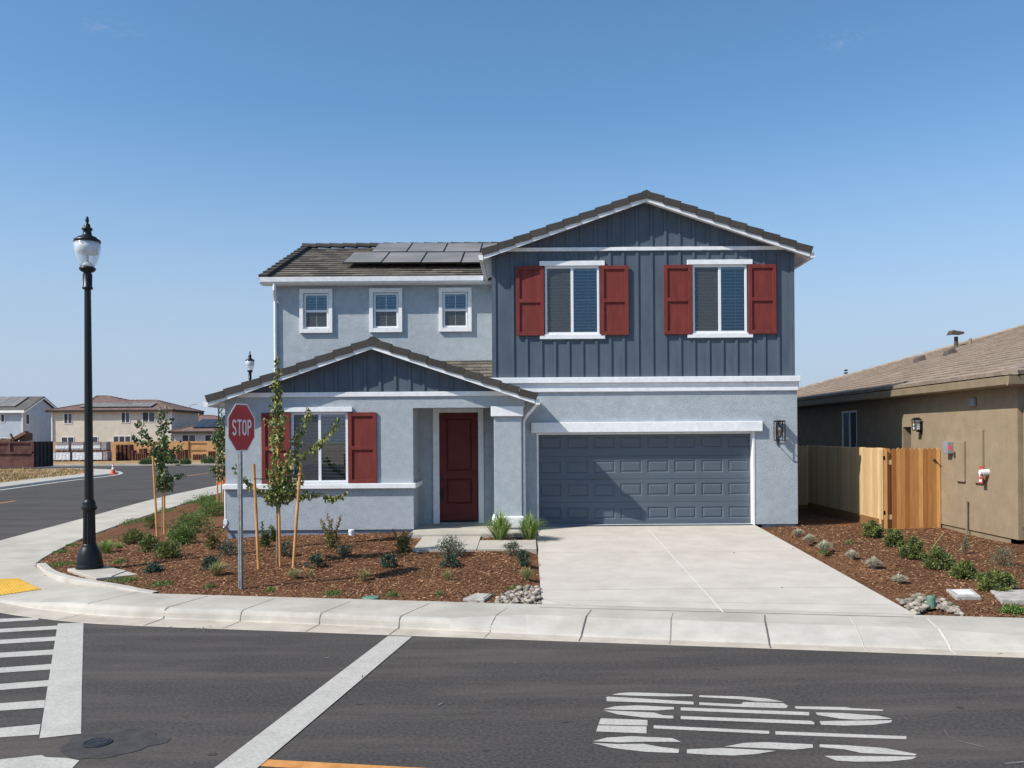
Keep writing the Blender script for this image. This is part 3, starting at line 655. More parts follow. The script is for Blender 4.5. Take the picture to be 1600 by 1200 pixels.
def gable_roof(par, xc, half, zt, slope, y0, y1, m='tile_dark', hidden_tiles=True, barge=.1):
    """gable roof with its ridge running back from y0 to y1; zt = top of the rake tiles at the apex"""
    top = lambda x: zt - slope * abs(x - xc)
    c = math.sqrt(1 + slope * slope)
    dk = MB(); o = .145 * c
    P0 = [(xc - half, y0 + .035, top(xc - half) - o), (xc, y0 + .035, zt - o), (xc + half, y0 + .035, top(xc + half) - o), (xc + half, y0 + .035, top(xc + half) - o - .045), (xc, y0 + .035, zt - o - .05), (xc - half, y0 + .035, top(xc - half) - o - .045)]
    dk.prism(P0, (0, y1 - y0 - .035, 0)); rf = dk.build('roof', 'white', par)
    t = MB()
    for s in (-1, 1):
        O = (xc + s * half, y0 + .2, top(xc + half) - o); V = (-s, 0, slope); L = half * c
        tile_course(t, O, (0, 1, 0), V, [(0, 0), (y1 - y0 - .2, 0), (y1 - y0 - .2, L), (0, L)])
        t2 = (xc + s * (half + .03), y0 - .015, top(xc + half)); 
    t.build('roof_tiles', m, rf)
    t = MB()
    for s in (-1, 1):
        rake_tiles(t, (xc + s * (half + .03), y0 - .02, top(xc + half + .03) - .03 * c), (xc + s * .02, y0 - .02, zt - .03 * c), (0, -1, 0))
    ridge_tiles(t, (xc, y0 + .22, zt - .05), (xc, y1, zt - .05))
    t.hexa([(xc - .10, y0 - .022, zt - .16), (xc + .10, y0 - .022, zt - .16), (xc + .10, y0 + .3, zt - .16), (xc - .10, y0 + .3, zt - .16), (xc - .09, y0 - .022, zt - .045), (xc + .09, y0 - .022, zt - .045), (xc + .09, y0 + .3, zt - .045), (xc - .09, y0 + .3, zt - .045)], .4)
    t.prism([(xc - .09, y0 - .022, zt - .046), (xc + .09, y0 - .022, zt - .046), (xc, y0 - .022, zt + .005)], (0, .32, 0), .4)
    t.build('rake_tiles', m, rf)
    b = MB()
    for s in (-1, 1):
        x1 = xc + s * (half - .02)
        pts = [(xc, y0, zt - .135 * c), (xc, y0, zt - (.135 + barge) * c), (x1, y0, top(x1) - (.135 + barge) * c), (x1, y0, top(x1) - .135 * c)]
        if s > 0: pts = pts[::-1]
        b.prism(pts, (0, .034, 0))
    b.build('bargeboard', 'white', rf)
    for s in (-1, 1):
        g = MB(); x = xc + s * half; zz = top(x) - .13 * c
        g.prism([(x, y0 + .01, zz - .13), (x + s * .09, y0 + .01, zz - .12), (x + s * .11, y0 + .01, zz - .02), (x, y0 + .01, zz - .01)][::s], (0, y1 - y0 - .01, 0))
        g.build('gutter', 'white', rf)
    return rf
def shutter(par, x0, x1, z0, z1, y):
    s = MB(); t = .035; fw = .085; zm = (z0 + z1) / 2
    s.box(x0, x0 + fw, y - t, y, z0, z1); s.box(x1 - fw, x1, y - t, y, z0, z1)
    for a, b in ((z0, z0 + fw), (zm - fw / 2, zm + fw / 2), (z1 - fw, z1)): s.box(x0 + fw, x1 - fw, y - t + .001, y, a, b)
    s.box(x0 + .01, x1 - .01, y - .006, y + .004, z0 + .01, z1 - .01)
    return s.build('shutter', 'red_paint', par, bevel=.004)

# ------------------------------------------------------------------ the blue-grey house
YA, YG, YW, YD, YB = 19.73, 19.93, 19.0, 20.25, 22.4
H = empty('house', (1.5, 22, .4), 'two-storey blue-grey stucco house with slate board siding, red shutters and red front door', 'house')
XA0, XA1 = -.72, 6.06
gx0, gx1, gz1 = .26, 5.15, 2.545
zb0, zb1, zb2 = 3.46, 3.655, 3.785      # band under the upper storey
wl = MB()
wall_holes(wl, mapY(YA), -.30, 6.11, .47, zb0 + .05, [(gx0, gx1, .471, gz1)], depth=.2)
wl.box(gx0 - .0, gx0 - .001, YA + .01, YA + .02, .3, .31)
# garage body sides and back
wl.face([(6.11, YA, .47), (6.11, 34, .47), (6.11, 34, 3.8), (6.11, YA, 3.8)])
wl.face([(6.04, YA + .3, 3.7), (6.04, 34, 3.7), (6.04, 34, 6.8), (6.04, YA + .3, 6.8)])
wl.face([(-6.3, 34, .3), (6.11, 34, .3), (6.11, 34, 6.3), (-6.3, 34, 6.3)][::-1])
wl.face([(-.30, YA, .4), (-.30, YA, 3.3), (-.30, YD, 3.3), (-.30, YD, .4)])
# wing front wall with window, porch beam
WW = (X_(455, YW, 700), X_(543.5, YW, 700), Z_(754.5, YW, 500), Z_(644, YW, 500))
ledz1, ledz0 = 1.485, 1.375
xw0, xw1 = X_(352, YW, 700), X_(645.5, YW, 700); zbeam = Z_(637, YW, 700); ztrim0, ztrim1 = 3.355, 3.455
wall_holes(wl, mapY(YW), xw0, xw1, .487, ztrim1, [WW], depth=.2, close=True)
wl.box(xw1 + .0, .0, YW, YW + .45, zbeam, ztrim1)
wl.face([(xw1, YW + .2, .4), (xw1, YD, .4), (xw1, YD, 3.4), (xw1, YW + .2, 3.4)])
wl.face([(xw0, YW + .2, .4), (xw0, YW + .2, 3.4), (xw0, 33, 3.4), (xw0, 33, .4)])
wl.face([(xw1, YW + .45, zbeam + .02), (xw1, YD, zbeam + .02), (.0, YD, zbeam + .02), (.0, YW + .45, zbeam + .02)])
dx0, dx1, dz0, dz1 = X_(686.5, YD, 720), X_(747.5, YD, 720), .50, Z_(644.5, YD, 715)
wall_holes(wl, mapY(YD), xw1, -.30, .46, zbeam + .05, [(dx0 - .02, dx1 + .02, .461, dz1 + .02)], depth=.12)
# rear upper block
XB0 = X_(430.5, YB, 500)
bw = []
for (a, b, c, d) in ((468.8, 520, 451.8, 520.8), (577.8, 628.8, 450.5, 520), (686, 737, 449.5, 519)):
    cx = X_((a + b) / 2, YB, 485); cz = Z_((c + d) / 2, YB, (a + b) / 2); bw.append((cx, cz))
wall_holes(wl, mapY(YB), XB0, XA0, 3.3, 6.45, [(cx - .305, cx + .305, cz - .44, cz + .44) for cx, cz in bw], depth=.2)
wl.face([(XB0, YB + .2, .4), (XB0, YB + .2, 6.4), (XB0, 30.8, 6.4), (XB0, 30.8, .4)]); wl.face([(XB0, YB + .2, 6.3), (XB0, 26.6, 8.05), (XB0, 30.8, 6.4)][::-1])
wl.face([(XA0 + .06, YA + .3, 3.6), (XA0 + .06, YA + .3, 6.6), (XA0 + .06, YB + .1, 6.6), (XA0 + .06, YB + .1, 3.6)])
wl.build('stucco_wall', 'stucco', H)
fd = MB(); fd.box(xw0 + .03, xw1 - .03, YW + .035, YW + .2, .1, .487); fd.box(xw0 + .03, xw0 + .2, YW + .2, 33, .05, .487); fd.build('foundation', 'foundation', H); fd = MB(); fd.box(gx1 + .17, 6.08, YA + .035, YA + .2, .1, .47); fd.box(6.0, 6.08, YA + .2, 34, .1, .47)
fd.build('foundation', 'foundation', H)
# sloping screed edge and pale concrete under it
# upper siding of the front gable
sg = MB(); A1 = (X_(894, YA, 470), Z_(469.3, YA, 894)); A2 = (X_(1124.5, YA, 468), Z_(467.3, YA, 1124))
aw = [(cx - .61, cx + .61, cz - .765, cz + .765) for cx, cz in (A1, A2)]
ztA0, ztA1 = Z_(392, YA, 1010), Z_(386.4, YA, 1010)
zap = Z_(297, 19.45, 1010); xcA = X_(1010, 19.45, 297); SA = .347; hA = 3.62
zroofA = lambda x: zap - SA * abs(x - xcA) - .2
zsw = min(zroofA(XA1), zroofA(XA0)) - .02
wall_holes(sg, mapY(YA), XA0, XA1, zb2, zsw, aw, depth=.28)
pts = [(XA0, YA, zsw), (XA1, YA, zsw), (XA1, YA, zroofA(XA1)), (xcA, YA, zroofA(xcA)), (XA0, YA, zroofA(XA0))]
sg.prism(pts, (0, .2, 0)); bt = sg; x = XA0 + .035; bwid = .058; bth = .026; i = 0
heads = [(cx - .73, cx + .73, cz - .90, cz + .90) for cx, cz in (A1, A2)]
xb = [XA0 + .045] + [X_(740 + q / 2.963, YA, 450) for q in (180, 243, 310, 374, 436, 500, 566, 630, 692, 757, 824, 888, 953, 1018, 1084, 1149, 1214, 1279, 1343, 1409)] + [XA1 - .045]
for i, x in enumerate(xb):
    wd = .045 if i in (0, len(xb) - 1) else bwid / 2
    segs = [(zb2, ztA0)]
    for (a, b, c, d) in heads:
        if a - .03 < x < b + .03: segs = [(zb2, c), (d, ztA0)]
    for a, b in segs: bt.box(x - wd, x + wd, YA - bth, YA + .001, a, b)
    top = zroofA(x) - .02
    if top > ztA1 + .05: bt.box(x - wd, x + wd, YA - bth, YA + .001, ztA1, top)
sg.build('board_siding', 'slate', H)
tr = MB(); tr.box(X_(786, YA), X_(1235, YA), YA - .05, YA, ztA0, ztA1); tr.build('gable_trim', 'white', H, bevel=.005)
tr = MB(); tr.box(XA0 - .03, 6.17, YA - .10, YA + .01, zb1, zb2); tr.box(XA0 - .02, 6.135, YA - .045, YA + .01, zb0, zb1 - .002); tr.box(6.0, 6.16, YA + .01, 34, zb0, zb2); tr.build('band_trim', 'white', H, bevel=.01)
for (cx, cz), rz in ((A1, 0), (A2, 1)):
    window(H, mapY(YA), cx - .61, cx + .61, cz - .765, cz + .765, blue=True, rec=-.012)
    hd = MB(); hd.box(cx - .73, cx + .73, YA - .06, YA + .001, cz + .768, cz + .875); hd.build('window_head', 'white', H, bevel=.005)
    hd = MB(); hd.box(cx - .73, cx + .73, YA - .055, YA + .001, cz - .87, cz - .768); hd.build('window_sill', 'white', H, bevel=.005)
    for s in (-1, 1): shutter(H, cx + s * .945 - .315, cx + s * .945 + .315, cz - .79, cz + .765, YA - .03)
gable_roof(H, xcA, hA, zap, SA, 19.44, 34.3)
# wing: trim, window, shutters, ledge
tr = MB(); tr.box(X_(372, YW), -.0, YW - .035, YW, ztrim0, ztrim1); tr.build('gable_trim', 'white', H, bevel=.005)
zapW = Z_(527, 18.72, 580); xcW = X_(580, 18.72, 527); SW = .342; hW = 3.49
zroofW = lambda x: zapW - SW * abs(x - xcW) - .2
xl = xcW - (zapW - .2 - ztrim1) / SW; xr = xcW + (zapW - .2 - ztrim1) / SW
sg = MB(); sg.prism([(xl, YW, ztrim1), (xr, YW, ztrim1), (xcW, YW, zroofW(xcW))], (0, .15, 0))
wf = MB(); wf.prism([(xw0, YW, ztrim1 - .06), (xl, YW, ztrim1 - .06), (xl, YW, ztrim1 - .005), (xw0, YW, zroofW(xw0) + .03)], (0, .15, 0)); wf.build('stucco_wall', 'stucco', H)
bt = sg
for q in (140, 230, 322, 414, 502, 594, 684, 775, 870, 960, 1047, 1132, 1222, 1310, 1400):
    x = X_(400 + q / 4, YW, 600); top = zroofW(x) - .02
    if top > ztrim1 + .04: bt.box(x - .028, x + .028, YW - .026, YW + .001, ztrim1, top)
sg.build('board_siding', 'slate', H)
window(H, mapY(YW), *WW, rec=.02)
hd = MB(); hd.box(X_(445, YW), X_(551, YW), YW - .06, YW + .001, WW[3] + .005, WW[3] + .105); hd.build('window_head', 'white', H, bevel=.005)
shutter(H, WW[0] - .63, WW[0] - .01, WW[2] - .02, WW[3] - .01, YW - .01); shutter(H, WW[1] + .01, WW[1] + .63, WW[2] - .02, WW[3] - .01, YW - .01)
lg = MB(); lg.box(xw0 - .05, xw1 + .06, YW - .085, YW, ledz0, ledz1); lg.box(xw1 + .0, xw1 + .06, YW, YD - .01, ledz0, ledz1); lg.box(xw0 - .05, xw0, YW, 33, ledz0, ledz1); lg.build('sill_ledge', 'white', H, bevel=.01)
gable_roof(H, xcW, hW, zapW, SW, 18.72, 22.39)
# column
cx0, cx1 = X_(772, YW, 720), X_(815.3, YW, 720)
cl = MB(); cl.box(cx0, cx1, YW, YW + .6, .45, 3.12); col = cl.build('porch_column', 'stucco', H, bevel=.015)
cp = MB(); cp.box(cx0 - .06, cx1 + .04, YW - .06, YW + .66, Z_(650.5, YW, 790), Z_(635, YW, 790)); cp.build('capital', 'white', col, bevel=.01)
cp = MB(); cp.box(cx0 - .05, cx1 + .04, YW - .06, YW + .66, Z_(825, YW, 790), Z_(806.5, YW, 790)); cp.build('column_base', 'white', col, bevel=.03)
cp = MB(); cp.box(cx0 + .02, cx1 - .02, YW + .02, YW + .58, .1, Z_(825, YW, 790)); cp.build('plinth', 'foundation', col)
# small tiled roof over the entry, behind the wing gable
sh = MB(); ya, yb = YA + .02, YB - .01; z1 = 4.43; z0_ = z1 - .345 * (yb - ya)
tile_course(sh, (-2.9, ya, z0_ - .06), (1, 0, 0), (0, 1, .345), [(0, 0), (2.17, 0), (2.17, (yb - ya) * 1.058), (0, (yb - ya) * 1.058)], ch=.3, tone=(.2, .9))
sh.build('entry_roof', 'tile_mid', H)
# rear block roof
YE = 22.1; zE = Z_(432, YE, 405); sB = .382; XR0 = X_(405, YE, 432); YR = 26.6; zRB = zE + sB * (YR - YE); cB = math.sqrt(1 + sB * sB)
dk = MB(); dk.prism([(XR0 + .03, YE + .02, zE - .14), (XR0 + .03, YR, zRB - .14), (XR0 + .03, 2 * YR - YE, zE - .14), (XR0 + .03, 2 * YR - YE, zE - .2), (XR0 + .03, YR, zRB - .2), (XR0 + .03, YE + .02, zE - .2)][::-1], (7.6, 0, 0))
rb = dk.build('roof', 'white', H)
t = MB(); L = (YR - YE) * cB
tile_course(t, (XR0 + .12, YE, zE - .10), (1, 0, 0), (0, 1, sB), [(0, 0), (7.4, 0), (7.4, L), (0, L)], ch=.30, tone=(.1, .95), lift=.03)
tile_course(t, (XR0 + .12, 2 * YR - YE, zE - .10), (1, 0, 0), (0, -1, sB), [(0, 0), (7.4, 0), (7.4, L), (0, L)], ch=.30, tone=(.1, .95))
t.build('roof_tiles', 'tile_mid', rb)
t = MB(); rake_tiles(t, (XR0, YE - .03, zE + .02), (XR0, YR, zRB + .04), (-1, 0, 0), th=.16); rake_tiles(t, (XR0, 2 * YR - YE, zE + .02), (XR0, YR, zRB + .04), (-1, 0, 0), th=.16); ridge_tiles(t, (XR0, YR, zRB + .01), (1.5, YR, zRB + .01)); t.build('rake_tiles', 'tile_dark', rb)
g = MB(); z1, z0 = zE - .03, Z_(443.5, YE, 500)
g.prism([(XR0 + .02, YE - .02, z0 + .01), (XR0 + .02, YE - .06, z0 + .05), (XR0 + .02, YE - .07, z1), (XR0 + .02, YE + .04, z1), (XR0 + .02, YE + .04, z0)], (X_(757, YE) - XR0 - .02, 0, 0)); g.build('gutter', 'white', rb, bevel=.004)
g = MB(); g.box(XR0 + .02, XA0, YE + .04, YB, z0, z0 + .02); g.build('soffit', 'white', rb)
# solar panels
def onB(px, py, h=.12):
    a, b = ray(px, py); Y = (HC - zE - h + sB * YE) / (sB - b); return Vector((a * Y, Y, HC + b * Y))
UB, VB = Vector((1, 0, 0)), Vector((0, 1, sB)).normalized(); NB = UB.cross(VB)
def solar_rows(par, onf, U, V, N, rows):
    for (x0s, ya, yb) in rows:
        for xa, xb_ in zip(x0s, x0s[1:]):
            p = onf(xa + .6, ya); q = onf(xb_ - .6, ya); r = onf(xa, yb)
            wdt = (q - p).dot(U); hgt = abs((r - p).dot(V)) - .03; c = p + U * wdt / 2 + V * hgt / 2
            s = MB(); s.obox(c, U, V, N, wdt / 2, hgt / 2, .018); o = s.build('solar_panel', 'solar_edge', par)
            s = MB(); s.obox(c + N * .019, U, V, N, wdt / 2 - .015, hgt / 2 - .015, .001); s.build('solar_glass', 'solar', o)
solar_rows(H, onB, UB, VB, NB, [((535, 595.5, 657.5, 720, 783), 411, 395.2), ((579, 635, 693, 750.5, 808), 394.2, 381)])
for cx, cz in bw:
    tm = MB(); o_, i_ = (.417, .56), (.325, .455)
    y0, y1 = YB - .07, YB + .001
    tm.box(cx - o_[0], cx - i_[0], y0, y1, cz - o_[1], cz + o_[1]); tm.box(cx + i_[0], cx + o_[0], y0, y1, cz - o_[1], cz + o_[1])
    tm.box(cx - i_[0], cx + i_[0], y0, y1, cz - o_[1], cz - i_[1]); tm.box(cx - i_[0], cx + i_[0], y0, y1, cz + i_[1], cz + o_[1])
    tm.build('window_trim', 'white', H, bevel=.006)
    window(H, mapY(YB), cx - .305, cx + .305, cz - .44, cz + .44, kind='hung', fw=.04, rec=-.01)
# garage door
gd_ = MB(); secs = [.455, .975, 1.495, 2.015, 2.535]; zt_rows = [Z_(620 + v / 2.5, YG, 1000) for v in (477, 430, 387, 337, 297, 248, 200, 152)]
for k in range(4):
    z0, z1 = secs[k], secs[k + 1] - .006; r0, r1 = zt_rows[2 * k], zt_rows[2 * k + 1]
    hs = []
    for q in (507, 613, 718, 823, 929, 1034, 1140, 1245):
        a = X_(640 + q / 2.5, YG, 750); hs.append((a, a + .495, r0, r1))
    us = [gx0 + .01] + [v for h in hs for v in h[:2]] + [gx1 - .01]
    for a, b in zip(us[::2], us[1::2]): gd_.face([(a, YG, z0), (b, YG, z0), (b, YG, z1), (a, YG, z1)])
    for h in hs:
        gd_.face([(h[0], YG, z0), (h[1], YG, z0), (h[1], YG, r0), (h[0], YG, r0)]); gd_.face([(h[0], YG, r1), (h[1], YG, r1), (h[1], YG, z1), (h[0], YG, z1)])
        ring(gd_, h[0], h[1], r0, r1, YG, .06, .018)
    gd_.face([(gx0, YG, z1), (gx1, YG, z1), (gx1, YG + .02, z1), (gx0, YG + .02, z1)])
gd_.box(gx0, gx1, YG + .02, YG + .05, .45, gz1)
gd_.build('garage_door', 'garage_paint', H)
tr = MB(); tr.box(gx1 - .045, gx1 - .001, YA - .012, YG + .02, .45, gz1); tr.box(gx0 + .001, gx0 + .045, YA - .012, YG + .02, .45, gz1); tr.box(gx0 + .045, gx1 - .045, YA + .06, YG + .02, gz1 - .04, gz1 - .001)
tr.build('garage_jamb', 'white', H, bevel=.003)
tr = MB(); tr.box(X_(830, YA), X_(1190.5, YA), YA - .09, YA, gz1 + .005, gz1 + .235); tr.build('garage_header', 'white', H, bevel=.012)
sb = MB(); sb.box(gx0 + .05, gx1 - .05, YG - .02, YG + .02, .435, .462); sb.build('door_seal', 'rubber', H)
# front door
fdr = MB(); yd = YD + .035
pr = [(dx0 + .15, dx1 - .15, Z_(735.5, YD, 716), Z_(653, YD, 716)), (dx0 + .15, dx1 - .15, Z_(787.5, YD, 716), Z_(747.5, YD, 716))]
wall_holes(fdr, mapY(yd), dx0, dx1, dz0 + .05, dz1, pr, depth=.001)
for h in pr: ring(fdr, *h, yd, .05, .02)
fo = fdr.build('front_door', 'door_red', H)
hd = MB(); hx = dx0 + .07
hd.box(hx - .028, hx + .028, yd - .02, yd - .001, 1.42, 1.56); hd.box(hx - .03, hx + .03, yd - .02, yd - .001, 1.00, 1.30); hd.path([(hx, yd - .02, 1.27), (hx, yd - .075, 1.24), (hx, yd - .08, 1.12), (hx, yd - .02, 1.04)], .014, 8); hd.lathe((hx, yd - .02, 1.46), [(.02, 0), (.02, .05)], 8)
hd.build('handle', 'black_hw', fo, bevel=.003)
sl = MB(); sl.box(dx0 - .02, dx1 + .02, YD - .03, YD + .06, .47, .505); sl.build('threshold', 'galv', H)
sl = MB(); sl.box(dx0, dx1, yd - .004, yd + .02, .505, dz0 + .055); sl.build('door_seal', 'rubber', H)
tr = MB(); t0, t1, tzz_ = X_(676.8, YD, 720), X_(756, YD, 720), Z_(636.6, YD, 715)
tr.box(t0, dx0, YD - .04, YD + .05, .48, tzz_); tr.box(dx1, t1, YD - .04, YD + .05, .48, tzz_); tr.box(dx0, dx1, YD - .04, YD + .05, dz1, tzz_)
tr.build('door_trim', 'white', H, bevel=.006)
# downspouts
ds = MB(); xd = X_(431, YB, 500); ds.path([(xd + .05, YE, 6.35), (xd + .05, YE, 6.2), (xd, YB - .05, 5.95), (xd, YB - .05, 3.35)], .04, 8); ds.build('downspout', 'white', H)
ds = MB(); a = P(838, 627, 18.95); b = P(838, 633, 18.95); c = P(822, 651, 18.95); x = X_(818.5, 19.0, 700)
ds.path([a, b, (c.x, 19.05, c.z), (x, 19.2, c.z - .1), (x, 19.2, .5)], .032, 8); ds.build('downspout', 'white', H)
ds = MB(); x = X_(351, YW - .05, 800); ds.path([(x, YW + .02, 1.36), (x, YW + .02, .62), (x - .02, YW - .1, .5)], .03, 8); ds.box(x - .04, x + .04, YW - .02, YW + .05, .62, .72); ds.build('downspout', 'pvc', H)
# soffit boards under the wing eaves
# wall lantern beside the garage
c = P(1218, 673, YA - .13); la = MB(); w_, h_ = .095, .215
for sx in (-1, 1):
    for sy in (-1, 1): la.box(c.x + sx * w_ - .008, c.x + sx * w_ + .008, c.y + sy * w_ - .008, c.y + sy * w_ + .008, c.z - h_, c.z + h_)
for zz in (-h_, h_):
    la.box(c.x - w_, c.x + w_, c.y - w_ - .008, c.y - w_ + .008, c.z + zz - .008, c.z + zz + .008); la.box(c.x - w_, c.x + w_, c.y + w_ - .008, c.y + w_ + .008, c.z + zz - .008, c.z + zz + .008)
    for sx in (-1, 1): la.box(c.x + sx * w_ - .007, c.x + sx * w_ + .007, c.y - w_, c.y + w_, c.z + zz - .007, c.z + zz + .007)
la.box(c.x - w_, c.x + w_, c.y - w_, c.y + w_, c.z + h_ - .02, c.z + h_ + .012); la.box(c.x - .05, c.x + .05, YA - .02, YA, c.z - .1, c.z + .1); la.box(c.x - .012, c.x + .012, c.y, YA, c.z + h_, c.z + h_ + .02); la.box(c.x - .012, c.x + .012, YA - .02, YA - .001, c.z - .34, c.z + h_ + .02)
lo = la.build('wall_lantern', 'black_metal', H)
lb = MB(); lb.lathe((c.x, c.y, c.z - .15), [(.035, 0), (.055, .04), (.06, .2), (.05, .27)], 14); lb.build('lamp_glass', 'lantern_glass', lo, smooth=True)
lb = MB(); lb.lathe((c.x, c.y, c.z - .1), [(.015, 0), (.035, .06), (.03, .13), (.01, .17)], 12); lb.build('bulb', 'bulb_warm', lo, smooth=True)
db = MB(); p = P(656.5, 734, YD - .3); db.box(xw1 + .001, xw1 + .02, p.y - .03, p.y + .03, p.z - .06, p.z + .06); db.build('doorbell', 'galv', H)
# ------------------------------------------------------------------ tan neighbour house on the right
XN = 9.1; NF = 16.25; NBk = 36.8
N_ = empty('neighbour_house', (XN + 6, 26, .4), 'single-storey tan stucco house with a brown tiled hip roof beside the wooden gate', 'house')
def nY(px): return XN * FPX / (px - VX)              # depth of a pixel column on its side wall
def nZ(px, py): return onx(px, py, XN).z
win_u = (nY(1339), nY(1315.5)); win_z = (nZ(1327, 697) - .25, nZ(1327, 642))
door_u = (nY(1423.5), nY(1411)); door_z = (.47, nZ(1420, 667))
eN = 3.36
wl = MB(); wall_holes(wl, mapX(XN), NF, NBk - .5, .50, eN + .02, [(*win_u, *win_z), (*door_u, .501, door_z[1])], depth=.3)
wl.face([(XN + .3, NF, .5), (XN + 14, NF, .5), (XN + 14, NF, eN), (XN + .3, NF, eN)])
wl.build('wall', 'tan_wall', N_)
wl = MB(); wl.face([(XN + .3, door_u[0], .3), (XN + .3, door_u[1], .3), (XN + .3, door_u[1], door_z[1]), (XN + .3, door_u[0], door_z[1])]); wl.build('side_door', 'brown_dark', N_)
fo = MB(); fo.box(XN + .03, XN + .2, NF + .03, NBk - .5, -.1, .50); fo.box(XN + .03, XN + 14, NF + .03, NF + .3, -.1, .499); fo.build('foundation', 'tan_trim', N_)
window(N_, mapX(XN), *win_u, *win_z, rec=.0, blind=False, dark=True)
# hip roof
SN = .308; ex = 8.72; ey = NF - .42; ez = eN + .17; RX = 8.2
eb = NBk; rX = ex + RX; rz = ez + SN * RX
A = Vector((ex, ey, ez)); B = Vector((ex, eb, ez)); R1 = Vector((rX, ey + RX, rz)); R2 = Vector((rX, eb - RX, rz)); A2 = Vector((ex + 2 * RX, ey, ez)); B2 = Vector((ex + 2 * RX, eb, ez))
rf = MB(); rf.face([A, R1, R2, B]); rf.face([A, A2, R1]); rf.face([A2, B2, R2, R1]); rf.face([B, R2, B2]); ro = rf.build('roof', 'brown_dark', N_)
cN = math.sqrt(1 + SN * SN); t = MB(); Ln = eb - ey
tile_course(t, A, (0, 1, 0), (1, 0, SN), [(0, 0), (Ln, 0), (Ln - RX, RX * cN), (RX, RX * cN)], tw=.33, ch=.34, th=.05, lift=.03, tone=(.25, .8))
tile_course(t, A, (1, 0, 0), (0, 1, SN), [(0, 0), (2 * RX, 0), (RX, RX * cN)], tw=.33, ch=.34, th=.05, lift=.03, tone=(.25, .8))
t.build('roof_tiles', 'tile_tan', ro)
t = MB(); up = Vector((0, 0, .03)); ridge_tiles(t, A + up + Vector((.05, .05, 0)), R1 + up, r=.14, step=.38); ridge_tiles(t, B + up, R2 + up, r=.14, step=.38); ridge_tiles(t, R1 + up, R2 + up, r=.14, step=.38); t.build('ridge_tiles', 'tile_tan', ro)
g = MB(); g.prism([(ex + .03, ey - .0, ez - .20), (ex - .01, ey, ez - .17), (ex - .03, ey, ez - .02), (ex + .06, ey, ez - .02), (ex + .06, ey, ez - .2)], (0, Ln, 0)); g.build('fascia', 'tan_trim', ro, bevel=.004)
g = MB(); g.prism([(ex - .02, ey + .03, ez - .20), (ex - .02, ey - .01, ez - .17), (ex - .02, ey - .03, ez - .02), (ex - .02, ey + .06, ez - .02), (ex - .02, ey + .06, ez - .2)][::-1], (16, 0, 0)); g.build('fascia', 'tan_trim', ro, bevel=.004)
g = MB(); g.face([(ex + .06, ey + .06, ez - .19), (XN, ey + .06, ez - .19), (XN, eb, ez - .19), (ex + .06, eb, ez - .19)]); g.face([(XN, ey + .06, ez - .19), (XN + 14, ey + .06, ez - .19), (XN + 14, NF, ez - .19), (XN, NF, ez - .19)]); g.build('soffit', 'tan_trim', ro)
def onN(px, py):       # pixel to the left slope of the neighbour's roof
    a, b = ray(px, py); Y = (HC - ez + SN * ex) / (SN * a - b); return Vector((a * Y, Y, HC + b * Y))
p = onN(1494, 546); v = MB(); v.lathe(p - Vector((0, 0, .1)), [(.15, 0), (.13, .16), (.065, .24), (.06, .52)], 12); vo = v.build('flue', 'vent_brown', ro); ROOT[vo.name] = ROOT[ro.name]
v = MB(); q = p + Vector((0, 0, .46)); v.prism([q + Vector((-.24, -.17, .02)), q + Vector((-.17, -.17, .16)), q + Vector((.20, -.17, .10)), q + Vector((.17, -.17, .03)), q + Vector((-.02, -.17, .04))], (0, .34, 0)); v.build('flue_cap', 'vent_brown', vo)
for (px, py, s) in ((1437, 568, 1), (1484, 557, 1)):
    p = onN(px, py); v = MB(); v.obox(p + Vector((0, 0, .02)), (1, 0, SN), (0, 1, 0), (-SN, 0, 1), .3, .22, .02)
    v.add([p + Vector(q) for q in ((-.16, -.17, 0), (-.16, .17, 0), (.16, .17, .05), (.16, -.17, .05), (-.13, -.13, .16), (-.13, .13, .16), (.1, .12, .26), (.1, -.12, .26))], [[3, 2, 1, 0], [4, 5, 6, 7], [0, 1, 5, 4], [1, 2, 6, 5], [2, 3, 7, 6], [3, 0, 4, 7]])
    v.build('roof_vent', 'vent_brown', ro, bevel=.03)
p = onN(1516, 541); v = MB(); v.lathe(p - Vector((0, 0, .05)), [(.05, 0), (.05, .3)], 10); v.build('vent_pipe', 'tan_trim', ro)
# wall fittings
def wbox(mb, px0, px1, py0, py1, d, dy=0):
    a = nY(px1); b = nY(px0); z1 = nZ((px0 + px1) / 2, py0); z0 = nZ((px0 + px1) / 2, py1); mb.box(XN - d, XN - .001, a, b, z0, z1)
m = MB(); wbox(m, 1496.5, 1509, 689, 752.5, .05); m.build('electric_panel', 'tan_wall', N_, bevel=.01)
m = MB(); wbox(m, 1525, 1538, 671, 755, .05); m.build('electric_panel', 'tan_wall', N_, bevel=.01)
for (px, py, z0) in ((1509, 781, 833),): pass
m = MB(); c = onx(1510.5, 785, XN - .05); m.path([(c.x, c.y, c.z), (c.x, c.y, .3)], .022, 8); m.lathe((c.x, c.y, c.z), [(.03, 0), (.03, .03)], 8); m.build('conduit', 'tan_trim', N_)
m = MB(); c = onx(1531.5, 738, XN - .16); m.tube((XN, c.y, c.z), (XN - .12, c.y, c.z), .062, n=16); mo = m.build('electric_meter', 'frost', N_, smooth=False)
m = MB(); m.tube((XN - .13, c.y, c.z), (XN - .17, c.y, c.z), .05, n=14); m.build('meter_face', 'pvc', mo)
m = MB(); m.box(XN - .13, XN - .12, c.y - .02, c.y + .11, c.z - .22, c.z - .02); m.box(XN - .12, XN - .11, c.y - .02, c.y + .11, c.z + .06, c.z + .12); m.build('warning_tag', 'tag_red', mo)
